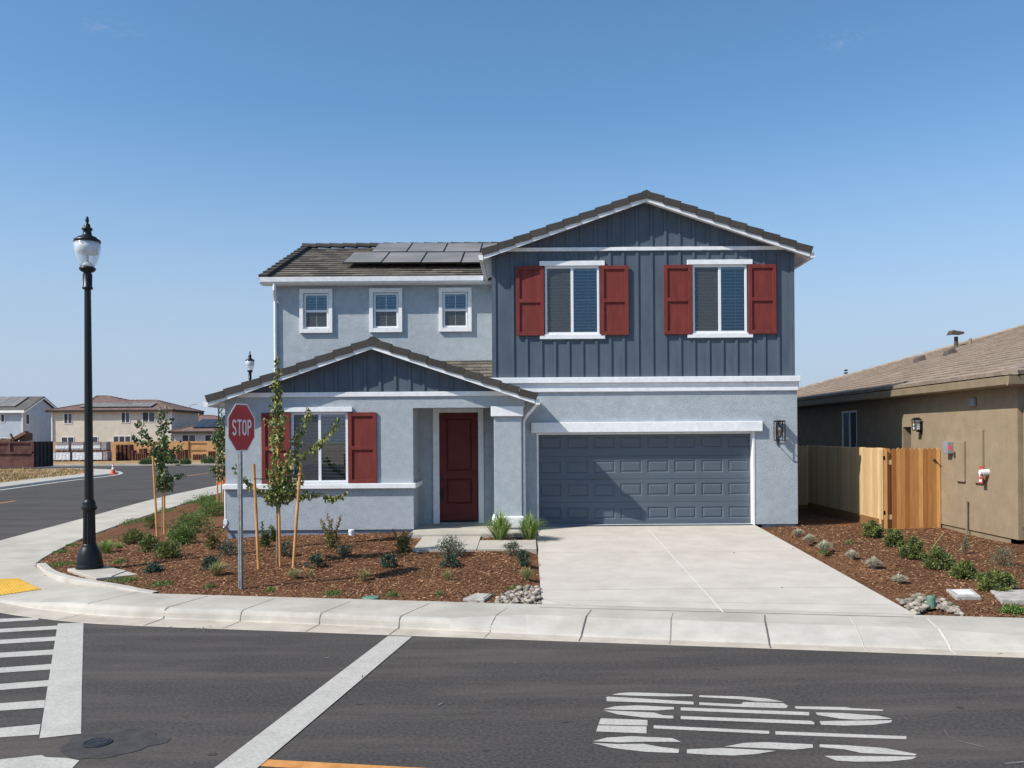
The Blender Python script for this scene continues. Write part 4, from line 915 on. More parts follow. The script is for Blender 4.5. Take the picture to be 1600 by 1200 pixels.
m = MB(); m.box(XN - .135, XN - .1305, c.y, c.y + .09, c.z - .19, c.z - .14); m.box(XN - .135, XN - .1305, c.y, c.y + .09, c.z - .09, c.z - .06); m.build('warning_tag', 'pvc', mo)
m = MB(); wbox(m, 1483, 1489.5, 690, 709, .13); mo = m.build('socket_box', 'box_grey', N_, bevel=.01)
c = onx(1481, 700, XN - .14); m = MB(); m.box(XN - .15, XN - .132, c.y - .13, c.y - .03, c.z - .05, c.z + .06); m.build('warning_tag', 'tag_red', mo)
m = MB(); wbox(m, 1520.5, 1527, 622, 635, .08); m.build('wall_vent', 'box_grey', N_, bevel=.02)
c = onx(1432, 664, XN - .12); m = MB(); s = .07; h = .11
for sx in (-1, 1):
    for sy in (-1, 1): m.box(c.x + sx * s - .007, c.x + sx * s + .007, c.y + sy * s - .007, c.y + sy * s + .007, c.z - h, c.z + h)
for q in (-.02, .05): m.box(c.x - s, c.x + s, c.y - s - .003, c.y - s + .003, c.z + q, c.z + q + .01); m.box(c.x - s - .003, c.x - s + .003, c.y - s, c.y + s, c.z + q, c.z + q + .01)
m.hexa([(c.x - .1, c.y - .1, c.z + h), (c.x + .1, c.y - .1, c.z + h), (c.x + .1, c.y + .1, c.z + h), (c.x - .1, c.y + .1, c.z + h), (c.x - .04, c.y - .04, c.z + h + .06), (c.x + .04, c.y - .04, c.z + h + .06), (c.x + .04, c.y + .04, c.z + h + .06), (c.x - .04, c.y + .04, c.z + h + .06)])
m.box(c.x - s, c.x + s, c.y - s, c.y + s, c.z - h - .02, c.z - h); m.box(XN - .03, XN, c.y - .05, c.y + .05, c.z - .2, c.z + .03); m.box(c.x, XN, c.y - .01, c.y + .01, c.z - h - .05, c.z - h - .02)
lo = m.build('wall_lantern', 'black_metal', N_); m = MB(); m.box(c.x - .052, c.x + .052, c.y - .052, c.y + .052, c.z - h + .01, c.z + h - .01); m.build('lamp_glass', 'frost', lo)
m = MB(); m.path([(XN + .32, ey - .02, ez - .22), (XN + .32, ey - .02, ez - .35), (XN + .12, NF - .07, ez - .62), (XN + .12, NF - .07, .75)], .05, 8); m.build('downspout', 'tan_wall', N_)
m = MB(); m.path([(XN + .12, NF - .07, .75), (XN + .12, NF - .09, .6), (XN + .2, NF - .2, .47)], .055, 8); m.build('drain_boot', 'black_hw', N_)
m = MB(); m.box(XN + .55, XN + 14, NF - .02, NF + .0, .5, 2.9); m.build('window_trim', 'tan_trim', N_)

# ------------------------------------------------------------------ wooden fence and gate between the houses
def board(mb, p, u, n, w_, h, th, tone):  # dog-eared picket standing at p; u along the fence, n its front
    p = Vector(p); u = Vector(u); n = Vector(n); k = .035
    q = [p, p + u * w_, p + u * w_ + Vector((0, 0, h - k)), p + u * (w_ - k) + Vector((0, 0, h)), p + u * k + Vector((0, 0, h)), p + Vector((0, 0, h - k))]
    mb.prism(q, n * -th, tone)
XF = 7.82; YF0, YF1 = 19.25, 24.3; zf0, ztop = .42, 2.165
F_ = empty('wooden_fence', (XF, (YF0 + YF1) / 2, .4), 'pale new timber fence running back beside the side yard, in front of the tan house', 'fence', 'timber fence runs between the two houses')
m = MB(); y = YF0; i = 0
while y < YF1:
    board(m, (XF, y, zf0 + .17 + 0 * i), (0, 1, 0), (-1, 0, 0), .135, ztop - zf0 - .17 + rnd(-.006, .006), .018 + rnd(0, .004), rnd(.2, 1)); y += .141; i += 1
m.build('fence_boards', 'fence_light', F_)
m = MB(); m.box(XF - .02, XF + .02, YF0, YF1, .2, zf0 + .18); m.build('kickboard', 'fence_board', F_)
m = MB(); m.box(XF + .02, XF + .06, YF0, YF1, 1.9, 1.99); m.box(XF + .02, XF + .06, YF0, YF1, .7, .79); m.build('fence_rail', 'fence_light', F_)
for y in (YF0 + .02, YF0 + 2.4, YF1 - .1):
    m = MB(); m.box(XF + .02, XF + .11, y, y + .09, .1, 2.1); m.build('fence_post', 'fence_light', F_)
F2 = empty('wooden_fence', (6.9, YF1, .4), 'short shaded timber fence closing the side yard, at the back between house and long fence', 'fence', 'timber fence runs between the two houses')
m = MB(); x = 6.07
while x < XF: board(m, (x, YF1, .5), (1, 0, 0), (0, -1, 0), .135, ztop - .5 + rnd(-.006, .006), .02, rnd(0, .8)); x += .141
m.build('fence_boards', 'fence_light', F2)
m = MB(); m.box(6.07, XF, YF1, YF1 + .03, .2, .52); m.build('kickboard', 'fence_board', F2)
m = MB(); m.box(6.07, XF, YF1 + .03, YF1 + .07, 1.8, 1.88); m.build('fence_rail', 'fence_light', F2)
Gt = empty('wooden_gate', (8.5, YF0, .4), 'reddish timber gate of dog-eared boards standing against the tan house wall', 'gate')
m = MB(); x = XF + .01; tones = [.9, .35, .05, .55, .5, .15, .3, .45, .75, .2, .35, .3, .9, .8]; i = 0
while x < XN - .02:
    wb = min(.097, XN - .01 - x); board(m, (x, YF0 + (.05 if i == 1 else 0), .335), (1, 0, 0), (0, -1, 0), wb - .004, ztop - .335 + rnd(-.012, .004), .018 + rnd(0, .006), max(0, min(1, tones[i % 14] + rnd(-.1, .1)))); x += .0975; i += 1
m.build('gate_boards', 'fence_red', Gt)
m = MB(); m.box(XF - .03, XF + .06, YF0 + .03, YF0 + .12, .1, 2.12); m.build('gate_post', 'fence_light', Gt)
m = MB(); m.box(XN - .1, XN - .01, YF0 + .03, YF0 + .12, .1, 2.12); m.build('gate_post', 'fence_light', Gt)
m = MB(); m.box(XF + .07, XN - .11, YF0 + .03, YF0 + .06, 1.8, 1.9); m.build('gate_rail', 'fence_light', Gt)
m = MB(); m.box(XF + .07, XN - .11, YF0 + .03, YF0 + .06, .6, .7); m.build('gate_rail', 'fence_light', Gt)
m = MB(); c = P(1461, 719, YF0 - .03); m.path([c, c + Vector((.05, -.01, -.06)), c + Vector((.16, -.01, -.16))], .006, 6); m.box(c.x - .03, c.x + .02, YF0 - .03, YF0 - .001, c.z - .02, c.z + .02); m.build('latch', 'black_hw', Gt)

# ------------------------------------------------------------------ lot across the side street
lot = catmull(k2([(-20.5, -4), (-21.6, 5), (-23.2, 17), (-24.6, 26), (-25.9, 34.7), (-27.0, 41), (-27.4, 45), (-27.9, 47.6), (-29.3, 50.6), (-32, 53.6), (-38, 55.8), (-50, 56.6), (-110, 57)]), 5)
kb = MB(); pv = MB(); prev = None; inner = []
for i, a in enumerate(lot):
    d = (lot[min(i + 1, len(lot) - 1)] - lot[max(i - 1, 0)]).normalized(); n = Vector((-d.y, d.x, 0)); inner.append(a + n * 2.0)
    row = [(a + n * w_) + Vector((0, 0, z)) for w_, z in ((-.35, .006), (0, .01), (.03, .12), (.14, .15))]; row2 = [(a + n * w_) + Vector((0, 0, z)) for w_, z in ((.14, .15), (1.6, .16))]
    if prev:
        for k in range(3): kb.face([prev[0][k], row[k], row[k + 1], prev[0][k + 1]])
        pv.face([prev[1][0], row2[0], row2[1], prev[1][1]])
    prev = (row, row2)
kb.build('kerb', 'kerb_mat', kind='structure'); pv.build('pavement', 'concrete', kind='structure')
fl = MB(); prev = None
def fz(x, y): return .17 + .05 * math.sin(x * .9) * math.sin(y * .6) + .03 * math.sin(x * 2.3 + y * 1.7)
nrm = []
for i, a in enumerate(lot):
    d = (lot[min(i + 1, len(lot) - 1)] - lot[max(i - 1, 0)]).normalized(); n = Vector((-d.y, d.x, 0)); e = [a + n * 1.6]
    tgt = Vector((-110, min(a.y, 69.5) * .98, 0))
    row = []
    for k in range(25):
        q = e[0].lerp(tgt, (k / 24) ** 1.7); row.append((q.x, q.y, .15 if k == 0 else fz(q.x, q.y)))
    if prev:
        for k in range(24): fl.face([prev[k], row[k], row[k + 1], prev[k + 1]])
    prev = row
fl.build('dry_field', 'field', kind='structure', smooth=True)
# dry grass stubble on the lot
def in_lot(x, y):
    c = False; pts = [(p.x - 1.7, p.y - (1.7 if p.x < -31 else .0)) for p in lot] + [(-110, -10)]
    for (x1, y1), (x2, y2) in zip(pts, pts[1:] + pts[:1]):
        if (y1 > y) != (y2 > y) and x < (x2 - x1) * (y - y1) / (y2 - y1) + x1: c = not c
    return c
m = MB(); cnt = 0
while cnt < 15000:
    px = rnd(-60, 190); py = 731 + (765 - 731) * random.random() ** .7; q = onz(px, py, .16)
    if q.y > 69 or q.y < 30 or not in_lot(q.x, q.y): cnt += .2; continue
    h = rnd(.03, .14) * (1.6 if random.random() < .05 else 1); a = rnd(0, 6.28); s = rnd(.02, .05); z = fz(q.x, q.y) - .01; t = rnd(0, 1)
    m.face([(q.x - s * math.cos(a), q.y - s * math.sin(a), z), (q.x + s * math.cos(a), q.y + s * math.sin(a), z), (q.x + rnd(-.06, .06), q.y + rnd(-.06, .06), z + h)], t); cnt += 1
m.build('dry_grass', 'dry_grass', kind='stuff')
# far side of the cross street
m = MB(); m.box(-160, 90, 79.0, 79.5, -.05, .15); m.build('kerb', 'kerb_mat', kind='structure')
m = MB(); m.face([(-200, 79.5, .14), (120, 79.5, .14), (120, 160, .25), (-200, 160, .25)]); m.build('bare_lot', 'field', kind='structure')

# ------------------------------------------------------------------ distant houses
def simple_hip(par, x0, x1, y0, y1, z, slope, m='tile_far', hx0=None, hx1=None, edge='brown_dark'):
    half = (y1 - y0) / 2; h = half * slope; hx0 = x0 + half if hx0 is None else hx0; hx1 = x1 - half if hx1 is None else hx1; ym = (y0 + y1) / 2
    a, b, c, d = (x0, y0, z), (x1, y0, z), (x1, y1, z), (x0, y1, z); e, f = (hx0, ym, z + h), (hx1, ym, z + h)
    r = MB(); r.face([a, b, f, e]); r.face([b, c, f]); r.face([c, d, e, f]); r.face([d, a, e]); ro = r.build('roof', m, par)
    r = MB(); ridge_tiles(r, e, f, r=.16, step=.6); 
    for p, q in ((a, e), (b, f), (c, f), (d, e)): ridge_tiles(r, p, q, r=.16, step=.6)
    r.build('ridge_tiles', m, ro)
    g = MB(); g.box(x0, x1, y0 - .02, y0 + .04, z - .22, z + .01); g.box(x1 - .04, x1 + .02, y0 + .04, y1, z - .22, z + .01); g.box(x0 - .02, x0 + .04, y0 + .04, y1, z - .22, z + .01); g.build('fascia', edge, ro)
    s = MB(); s.face([(x0, y0, z - .2), (x1, y0, z - .2), (x1, y1, z - .2), (x0, y1, z - .2)]); s.build('soffit', edge, ro)
    return ro
def farwin(par, px0, px1, py0, py1, Y, n=2, side=None):
    if side is None:
        a = P(px0, py1, Y); b = P(px1, py0, Y); x0, x1, z0, z1 = a.x, b.x, a.z, b.z; mp = lambda u, d, z: (u, Y + d, z)
    else:
        a = onx(px0, py1, side); b = onx(px1, py0, side); x0, x1, z0, z1 = sorted((a.y, b.y)) + [a.z, b.z]; mp = lambda u, d, z: (side + .0 - d, u, z)
    def bx(m, a, b, c, d, e, f): m.hexa([mp(a, c, e), mp(b, c, e), mp(b, d, e), mp(a, d, e), mp(a, c, f), mp(b, c, f), mp(b, d, f), mp(a, d, f)])
    fw = .06; f = MB(); bx(f, x0, x0 + fw, -.05, .02, z0, z1); bx(f, x1 - fw, x1, -.05, .02, z0, z1); bx(f, x0 + fw, x1 - fw, -.05, .02, z0, z0 + fw); bx(f, x0 + fw, x1 - fw, -.05, .02, z1 - fw, z1)
    for k in range(1, n): u = x0 + (x1 - x0) * k / n; bx(f, u - .04, u + .04, -.05, .02, z0 + fw, z1 - fw)
    fr = f.build('window', 'vinyl', par)
    for k in range(n):
        u0 = x0 + (x1 - x0) * k / n + .05; u1 = x0 + (x1 - x0) * (k + 1) / n - .05
        g = MB(); bx(g, u0, u1, -.03, -.02, z0 + fw, z1 - fw); g.build('pane', 'dark_glass' if k % 2 else 'screen_far', fr)
# beige two-storey
Yh = 104.0; bx0, bx1 = P(80, 660, Yh).x, P(266, 660, Yh).x; zt = P(170, 642, Yh).z; bb = Yh + 9
Bg = empty('beige_house', ((bx0 + bx1) / 2, Yh + 5, .2), 'large beige two-storey house with a brown hip roof and solar panels behind the orange fence', 'house')
m = MB(); m.box(bx0, bx1, Yh, bb, .2, zt); m.build('wall', 'beige_wall', Bg)
ro = simple_hip(Bg, bx0 - .45, bx1 + .6, Yh - .45, bb + .3, zt + .1, .27, hx0=P(140, 630, Yh).x, hx1=P(242, 626, Yh + 4).x)
ro2 = simple_hip(Bg, P(120, 630, Yh).x, P(196, 630, Yh).x, Yh + 1.6, bb + 2, zt + .8, .27, hx0=P(150, 622, Yh + 6).x, hx1=P(166, 622, Yh + 6).x)
for w_ in ((100, 113, 645.6, 662, 2), (189.5, 203, 644, 661, 2), (222.5, 242.5, 643.5, 660, 2), (96, 116, 682.5, 694, 2), (144, 153.5, 682, 694, 1), (177, 204.5, 681, 694, 3)): farwin(Bg, w_[0], w_[1], w_[2], w_[3], Yh, w_[4])
farwin(Bg, 281.2, 279.2, 646, 654, Yh, 1, side=bx1)
m = MB(); m.tube((bx0 + .15, Yh - .1, .3), (bx0 + .15, Yh - .1, zt), .08, n=6); m.build('downspout', 'white', Bg)
m = MB(); m.tube((bx1 + .1, Yh - .0, .3), (bx1 + .1, Yh - .0, zt), .08, n=6); m.build('downspout', 'white', Bg)
ny0 = Yh - .45; nz0 = zt + .1
def onH(px, py):
    a, b = ray(px, py); Y = (HC - nz0 - .15 + .27 * ny0) / (.27 - b); return Vector((a * Y, Y, HC + b * Y))
pa, pb = onH(122, 636), onH(237, 629.5); xx = pa.x; V = Vector((0, 1, .27)).normalized(); U = Vector((1, 0, 0)); Nn = U.cross(V)
for k in range(12):
    wd = (P(233, 636, Yh).x - pa.x) / 12; c = pa + U * (wd * (k + .5)) + V * 1.0
    s = MB(); s.obox(c, U, V, Nn, wd / 2 - .02, .98, .04); s.build('solar_panel', 'solar', Bg)
# grey-blue house at the left edge
Yg = 110.0; gx = P(37, 660, Yg).x; zg = P(37, 643, Yg).z; gd2 = 8.2
Gr = empty('grey_house', (gx - 6, Yg + 4, .2), 'blue-grey gabled two-storey house with solar panels at the left edge behind the dumpster', 'house')
m = MB(); m.box(gx - 14, gx, Yg, Yg + gd2, .2, zg); m.prism([(gx, Yg, zg), (gx, Yg + gd2, zg), (gx, Yg + gd2 / 2, zg + gd2 / 2 * .42)], (-14, 0, 0)); m.build('wall', 'blue_wall', Gr)
ym = Yg + gd2 / 2; h = (gd2 / 2 + .4) * .42; r = MB(); zz = zg - .05
r.prism([(gx + .35, Yg - .4, zz), (gx + .35, ym, zz + h + .02), (gx + .35, Yg + gd2 + .4, zz), (gx + .35, Yg + gd2 + .4, zz + .22), (gx + .35, ym, zz + h + .24), (gx + .35, Yg - .4, zz + .22)], (-15, 0, 0)); ro = r.build('roof', 'tile_far_grey', Gr)
r = MB(); r.prism([(gx + .37, Yg - .42, zz - .1), (gx + .37, ym, zz + h - .1), (gx + .37, Yg + gd2 + .42, zz - .1), (gx + .37, Yg + gd2 + .42, zz + .1), (gx + .37, ym, zz + h + .1), (gx + .37, Yg - .42, zz + .1)], (-.05, 0, 0)); r.box(gx - 15, gx + .32, Yg - .48, Yg - .41, zz - .12, zz + .2); r.build('fascia', 'white', ro)
farwin(Gr, 1.5, 7.5, 647, 660, Yg, 1); farwin(Gr, 0, 12, 684, 694, Yg, 1); farwin(Gr, 40, 45.5, 647, 663, Yg, 1, side=gx)
s = MB(); V = Vector((0, 1, .42)).normalized(); Nn = Vector((1, 0, 0)).cross(V)
for k in range(6):
    s = MB(); s.obox(Vector((gx - 1.9 - k * 1.05, Yg + 2.1, zz + .35 + 2.5 * .42)), (1, 0, 0), V, Nn, .5, 1.75, .03); s.build('solar_panel', 'solar', Gr)
m = MB(); m.tube((gx - .1, Yg - .1, .3), (gx - .1, Yg - .1, zg), .1, n=6); m.build('downspout', 'white', Gr)
# small single-storey house
Ys = 101.0; sx0 = P(272, 690, Ys).x; zs = P(300, 675, Ys).z
Sm = empty('bungalow', (sx0 + 7, Ys + 6, .2), 'low grey single-storey house with solar panels on its roof, right of the beige house', 'house')
m = MB(); m.box(sx0, sx0 + 14, Ys, Ys + 10, .2, zs); m.build('wall', 'grey_wall', Sm)
simple_hip(Sm, sx0 - .5, sx0 + 14.5, Ys - .5, Ys + 10.5, zs + .08, .32, hx0=sx0 + 5, hx1=sx0 + 9.5)
farwin(Sm, 284.5, 306, 679, 692, Ys, 2); farwin(Sm, 320, 331, 679, 692, Ys, 1)
V = Vector((0, 1, .32)).normalized(); Nn = Vector((1, 0, 0)).cross(V); pa = P(299, 672, Ys + .2)
for k in range(5):
    c = Vector((pa.x + .5 + k * 1.05, Ys + 2.0, zs + .22 + 2.5 * .32)); s = MB(); s.obox(c, (1, 0, 0), V, Nn, .5, 1.6, .03); s.build('solar_panel', 'solar_dark', Sm)
S2 = empty('bungalow', (P(292, 690, 112).x, 118, .2), 'brown tiled roof of another low house seen between the beige house and the grey bungalow', 'house')
m = MB(); x0 = P(255, 690, 112).x; zz = P(300, 668, 112).z; m.box(x0, x0 + 9, 112, 122, .2, zz); m.build('wall', 'beige_wall', S2); simple_hip(S2, x0 - .5, x0 + 9.5, 111.5, 122.5, zz, .30, hx0=x0 + 2.0, hx1=x0 + 4.5)

# long timber fence on the lot line
Yf = 96.0; z0f, z1f = .15, P(200, 690, Yf).z
LF = empty('lot_fence', (P(200, 700, Yf).x, Yf, .15), 'long orange-brown timber fence in front of the beige house', 'fence')
m = MB(); x = P(60, 700, Yf).x; xe = P(420, 700, Yf).x
while x < xe: m.box(x, x + .24, Yf - .02, Yf, z0f, z1f + rnd(-.01, .01), rnd(0, 1)); x += .245
m.build('fence_boards', 'fence_far', LF)
m = MB(); x0, x1 = P(295.5, 700, Yf).x, P(322, 700, Yf).x; m.box(x0, x1, Yf - .07, Yf - .021, z1f - .3, z1f - .2); m.box(x0, x1, Yf - .07, Yf - .021, z0f + .9, z0f + 1.0); m.build('fence_rail', 'fence_board', LF)
m = MB(); x = P(294, 700, Yf).x; m.box(x, x + .14, Yf - .12, Yf - .021, z0f, z1f); m.build('fence_post', 'fence_board', LF)

# ------------------------------------------------------------------ building materials on the lot
def pallet(mb, x, y, z, w_=1.15, d=1.0):
    for k in range(3): mb.box(x + k * (w_ - .1) / 2, x + k * (w_ - .1) / 2 + .1, y, y + d, z, z + .09)
    for k in range(5): mb.box(x, x + w_, y + k * (d - .1) / 4, y + k * (d - .1) / 4 + .1, z + .09, z + .115)
Yp = 89.5; desc = ['lower', 'upper']; pcs = [(78, 86, 0), (86, 109.5, 0), (112.5, 137, 0), (142.5, 159.5, 0), (160, 168, 0), (86, 107.5, 1), (111, 130.5, 1), (142, 157, 1), (157.5, 166.5, 1)]
names = {(78, 0): 'white-wrapped pallet of tiles half hidden behind the dumpster', (86, 0): 'white-wrapped pallet of tiles at ground level, nearest the dumpster', (112.5, 0): 'white-wrapped pallet of tiles at ground level, directly left of the lamp post', (142.5, 0): 'wrapped pallet of tiles at ground level, just right of the lamp post', (160, 0): 'bare grey pallet of tiles at ground level, right end of the row',
         (86, 1): 'wrapped tile pallet stacked on top, nearest the dumpster', (111, 1): 'wrapped tile pallet stacked on top, directly left of the lamp post', (142, 1): 'dull grey tile pallet stacked on top, just right of the lamp post', (157.5, 1): 'bare brownish tile pallet on top at the right end of the stack'}
for (a, b, lv) in pcs:
    x0, x1 = P(a, 700, Yp).x, P(b, 700, Yp).x; zb = .16 + lv * 1.0; w_ = x1 - x0; bare = a >= 157
    e = empty('tile_pallet', ((x0 + x1) / 2, Yp + .5, zb), names[(a, lv)], 'pallet of tiles', 'wrapped pallets of roof tiles')
    m = MB(); pallet(m, x0, Yp, zb, w_); m.build('pallet', 'pallet_wood', e)
    m = MB(); m.box(x0 + .03, x1 - .03, Yp + .02, Yp + 1.0, zb + .12, zb + .97); m.build('tile_stack', 'tile_stack', e, bevel=.02)
    if not bare:
        m = MB(); nseg = 8
        for k in range(nseg):
            u0 = x0 + .02 + (w_ - .04) * k / nseg; u1 = x0 + .02 + (w_ - .04) * (k + 1) / nseg
            m.face([(u0, Yp + .005 - .02 * (k % 2), zb + (.3 if lv else .15)), (u1, Yp + .005 - .02 * ((k + 1) % 2), zb + (.3 if lv else .15)), (u1, Yp + .0, zb + (.62 if lv else .9)), (u0, Yp, zb + (.62 if lv else .9))])
        m.face([(x0 + .02, Yp, zb + .985), (x1 - .02, Yp, zb + .985), (x1 - .02, Yp + 1, zb + .985), (x0 + .02, Yp + 1, zb + .985)]); m.build('plastic_wrap', 'wrap', e)
# upright racks and loose pallets in front of the fence
for i, (px, lab) in enumerate(((182.5, 'leftmost column of the dark pallets stacked high before the fence'), (188, 'second from left of the high dark pallet columns before the fence'), (194.5, 'third from left of the high dark pallet columns before the fence'), (201, 'fourth from left of the high dark pallet columns before the fence'), (206, 'rightmost and lowest of the high dark pallet columns before the fence'))):
    m = MB(); x = P(px - 2, 700, 91).x; hh = 1.75 if i < 4 else 1.2; z = .16
    while z < hh: m.box(x, x + .26, 91 + rnd(-.03, .03), 92, z, z + .09); m.box(x + .05 + rnd(-.02, .02), x + .2, 91.03, 91.97, z + .088, z + .152); z += .15
    m.build('pallet_column', 'pallet_wood', loc=(x + .13, 91.5, .16), label=lab, cat='pallet stack', group='dark pallet stacks before the fence')
for (px0, px1, pyt, lab) in ((211, 228, 708, 'long low stack of reddish pallets left of the young street tree'), (217, 225, 701, 'small reddish pallet standing on the low stack, left of the street tree'), (262, 270, 711, 'low dark pallet stack just right of the left street tree crown'), (276, 289, 703, 'dark pallet stack right of the left street tree, below the bungalow'), (301, 317, 710, 'slatted reddish pallet leaning under the fence rails'), (325, 337, 705, 'dark reddish pallet stack beside the third young tree')):
    Yq = 90.5; a = P(px0, 718, Yq); x0 = a.x; x1 = P(px1, 718, Yq).x; zt_ = P(px0, pyt, Yq).z; zb = .16
    if pyt == 701: zb = P(px0, 708, Yq).z + .01
    m = MB()
    k = 0
    m.box(x0, x1, Yq + .02, Yq + .9, zb, zb + .1); m.box(x0, x1, Yq + .02, Yq + .9, zt_ - .1, zt_)
    nn = max(4, int((x1 - x0) / .17))
    for k in range(nn): u = x0 + (x1 - x0 - .09) * k / (nn - 1); m.box(u, u + .09, Yq, Yq + .88, zb + .02, zt_ - .02)
    m.build('pallet_stack', 'pallet_wood', loc=((x0 + x1) / 2, Yq + .5, zb), label=lab, cat='pallet stack', group='reddish slatted pallet stacks before the fence')

# dumpster
zd = .17; D1 = P(59, 732, 68.5); dxr = D1.x; dy0 = 68.0; ztd = P(40, 690, dy0).z; dl = 7.0
Du = empty('dumpster', (dxr - 3.4, dy0 + 1.2, .17), 'rusty maroon roll-off dumpster heaped with scrap on the dry lot', 'dumpster')
m = MB(); x0 = dxr - dl
m.box(x0, dxr, dy0, dy0 + .06, zd + .15, ztd); m.box(x0, dxr, dy0 + 2.4, dy0 + 2.46, zd + .15, ztd); m.box(x0, x0 + .06, dy0 + .06, dy0 + 2.4, zd + .15, ztd); m.box(x0, dxr, dy0 + .06, dy0 + 2.4, zd + .12, zd + .2)
m.build('side_wall', 'dumpster_red', Du)
m = MB()
for zz in (zd + .1, (zd + ztd) / 2 + .12, ztd - .12): m.box(x0 - .05, dxr + .02, dy0 - .10, dy0 - .001, zz, zz + .14)
for k in range(5): u = dxr - .2 - k * 1.75; m.box(u, u + .16, dy0 - .11, dy0 - .002, (zd + ztd) / 2 + .26, ztd - .12)
m.box(dxr - .12, dxr + .03, dy0 - .1, dy0 - .003, zd + .24, ztd - .12); m.build('rib', 'dumpster_red', Du)
m = MB(); m.box(dxr, dxr + .06, dy0 + .06, dy0 + 2.46, zd + .12, ztd); 
for k in range(5): m.box(dxr + .06, dxr + .16, dy0 + .1 + k * .55, dy0 + .26 + k * .55, zd + .12, ztd)
m.build('tailgate', 'dumpster_dark', Du)
m = MB(); y = dy0 + .5; xx = P(20, 680, dy0).x
m.obox((xx, y + .3, ztd + .35), (1, 0, .55), (0, 1, 0), (-.55, 0, 1), .75, .3, .12); m.obox((P(28, 684, dy0).x, y + .6, ztd + .35), (1, 0, .1), (0, 1, 0), (0, 0, 1), .3, .4, .3); m.obox((P(14, 687, dy0).x, y, ztd + .2), (.4, 0, -1), (0, 1, 0), (1, 0, .4), .45, .1, .04); m.obox((xx - 1.3, y + .4, ztd), (1, 0, .1), (0, 1, 0), (0, 0, 1), .9, .5, .15)
m.build('scrap_wood', 'junk_wood', loc=(xx, y, ztd - .2), label='broken brown boards heaped out of the top of the maroon dumpster', cat='scrap wood')

# traffic cone
c = onz(177, 741.5, .16); Cn = empty('traffic_cone', c, 'orange traffic cone with white collar on the far pavement corner', 'traffic cone')
m = MB(); m.box(c.x - .2, c.x + .2, c.y - .2, c.y + .2, c.z, c.z + .04); m.build('cone_base', 'cone_orange', Cn, bevel=.01)
m = MB(); m.lathe((c.x, c.y, c.z + .04), [(.155, 0), (.028, .66), (.02, .67)], 18); m.build('cone_body', 'cone_orange', Cn, smooth=False)
m = MB(); m.lathe((c.x, c.y, c.z + .04), [(.104, .30), (.078, .43)], 18); m.lathe((c.x, c.y, c.z + .04), [(.066, .5), (.05, .58)], 18); m.build('white_collar', 'sign_white', Cn)
c = onz(350, 757.5, .02); Br = empty('traffic_barrel', c, 'bright orange barrel at the edge of the side street behind the third young tree', 'traffic barrel')
m = MB(); m.lathe(c, [(.3, 0), (.3, .06), (.24, .07), (.235, .3), (.215, .32), (.21, .6), (.19, .62), (.185, .9), (.05, .94)], 18); m.build('barrel_body', 'barrel_orange', Br)
# ------------------------------------------------------------------ street lamps
def street_lamp(base, H_, s, label):
    x, y, z = base; e = empty('street_lamp', base, label, 'street lamp', 'black post-top street lamps')
    m = MB(); m.lathe(base, [(.215 * s, 0), (.215 * s, .05), (.20 * s, .07), (.208 * s, .10), (.20 * s, .14), (.19 * s, .22), (.165 * s, .31), (.135 * s, .37), (.115 * s, .41), (.118 * s, .43)], 24); m.build('lamp_base', 'black_metal', e, smooth=True)
    m = MB(); n = 24; prof = [(.10 * s, .42), (.092 * s, 1.04)]
    vs = []
    for r, zz in prof:
        for k in range(n): a = 2 * math.pi * k / n; q = r * (1 if k % 2 else .86); vs.append((x + q * math.cos(a), y + q * math.sin(a), z + zz))
    m.add(vs, [[k, (k + 1) % n, n + (k + 1) % n, n + k] for k in range(n)]); m.build('fluted_shaft', 'black_metal', e)
    m = MB(); m.lathe(base, [(.09 * s, 1.02), (.118 * s, 1.04), (.128 * s, 1.08), (.10 * s, 1.12), (.108 * s, 1.15), (.085 * s, 1.20), (.07 * s, 1.22)], 24); m.build('collar', 'black_metal', e, smooth=True)
    hg = H_ - 1.27                                                  # underside of the lantern
    m = MB(); vs = []
    for r, zz in ((.072 * s, 1.20), (.052 * s, hg - .2)):
        for k in range(n): a = 2 * math.pi * k / n; q = r * (1 if k % 2 else .93); vs.append((x + q * math.cos(a), y + q * math.sin(a), z + zz))
    m.add(vs, [[k, (k + 1) % n, n + (k + 1) % n, n + k] for k in range(n)]); m.build('pole', 'black_metal', e)
    m = MB(); m.lathe((x, y, z + hg), [(.06 * s, -.22), (.082 * s, -.21), (.082 * s, -.18), (.07 * s, -.17), (.075 * s, .04), (.06 * s, .08), (.10 * s, .10), (.128 * s, .13), (.13 * s, .16), (.10 * s, .18)], 24)
    m.build('lantern_collar', 'black_metal', e, smooth=True)
    m = MB(); m.lathe((x, y, z + hg + .17), [(.105 * s, 0), (.135 * s, .06), (.175 * s, .18), (.205 * s, .32), (.208 * s, .40), (.20 * s, .46)], 28); m.build('lamp_glass', 'lamp_glass', e, smooth=True)
    m = MB(); m.lathe((x, y, z + hg + .17), [(.09 * s, .005), (.088 * s, .05), (.05 * s, .09), (.02 * s, .10), (.018 * s, .22)], 16); m.lathe((x, y, z + hg + .17), [(.04 * s, .22), (.16 * s, .24), (.19 * s, .44)], 18); m.build('reflector', 'frost', e, smooth=True)
    m = MB(); m.lathe((x, y, z + hg + .62), [(.212 * s, 0), (.205 * s, .04), (.15 * s, .075), (.145 * s, .09), (.075 * s, .12), (.062 * s, .2), (.085 * s, .22), (.08 * s, .25), (.05 * s, .27), (.048 * s, .31), (.02 * s, .34), (.03 * s, .38), (.022 * s, .44), (.008 * s, .46)], 24); m.build('lamp_cap', 'black_metal', e, smooth=True)
    return e
b = G(140, 891); b.z = .197; top = P(131, 338, b.y); street_lamp(b, top.z - b.z + .19, 1.06, 'tall black street lamp with glass acorn globe on its concrete pad at the corner')
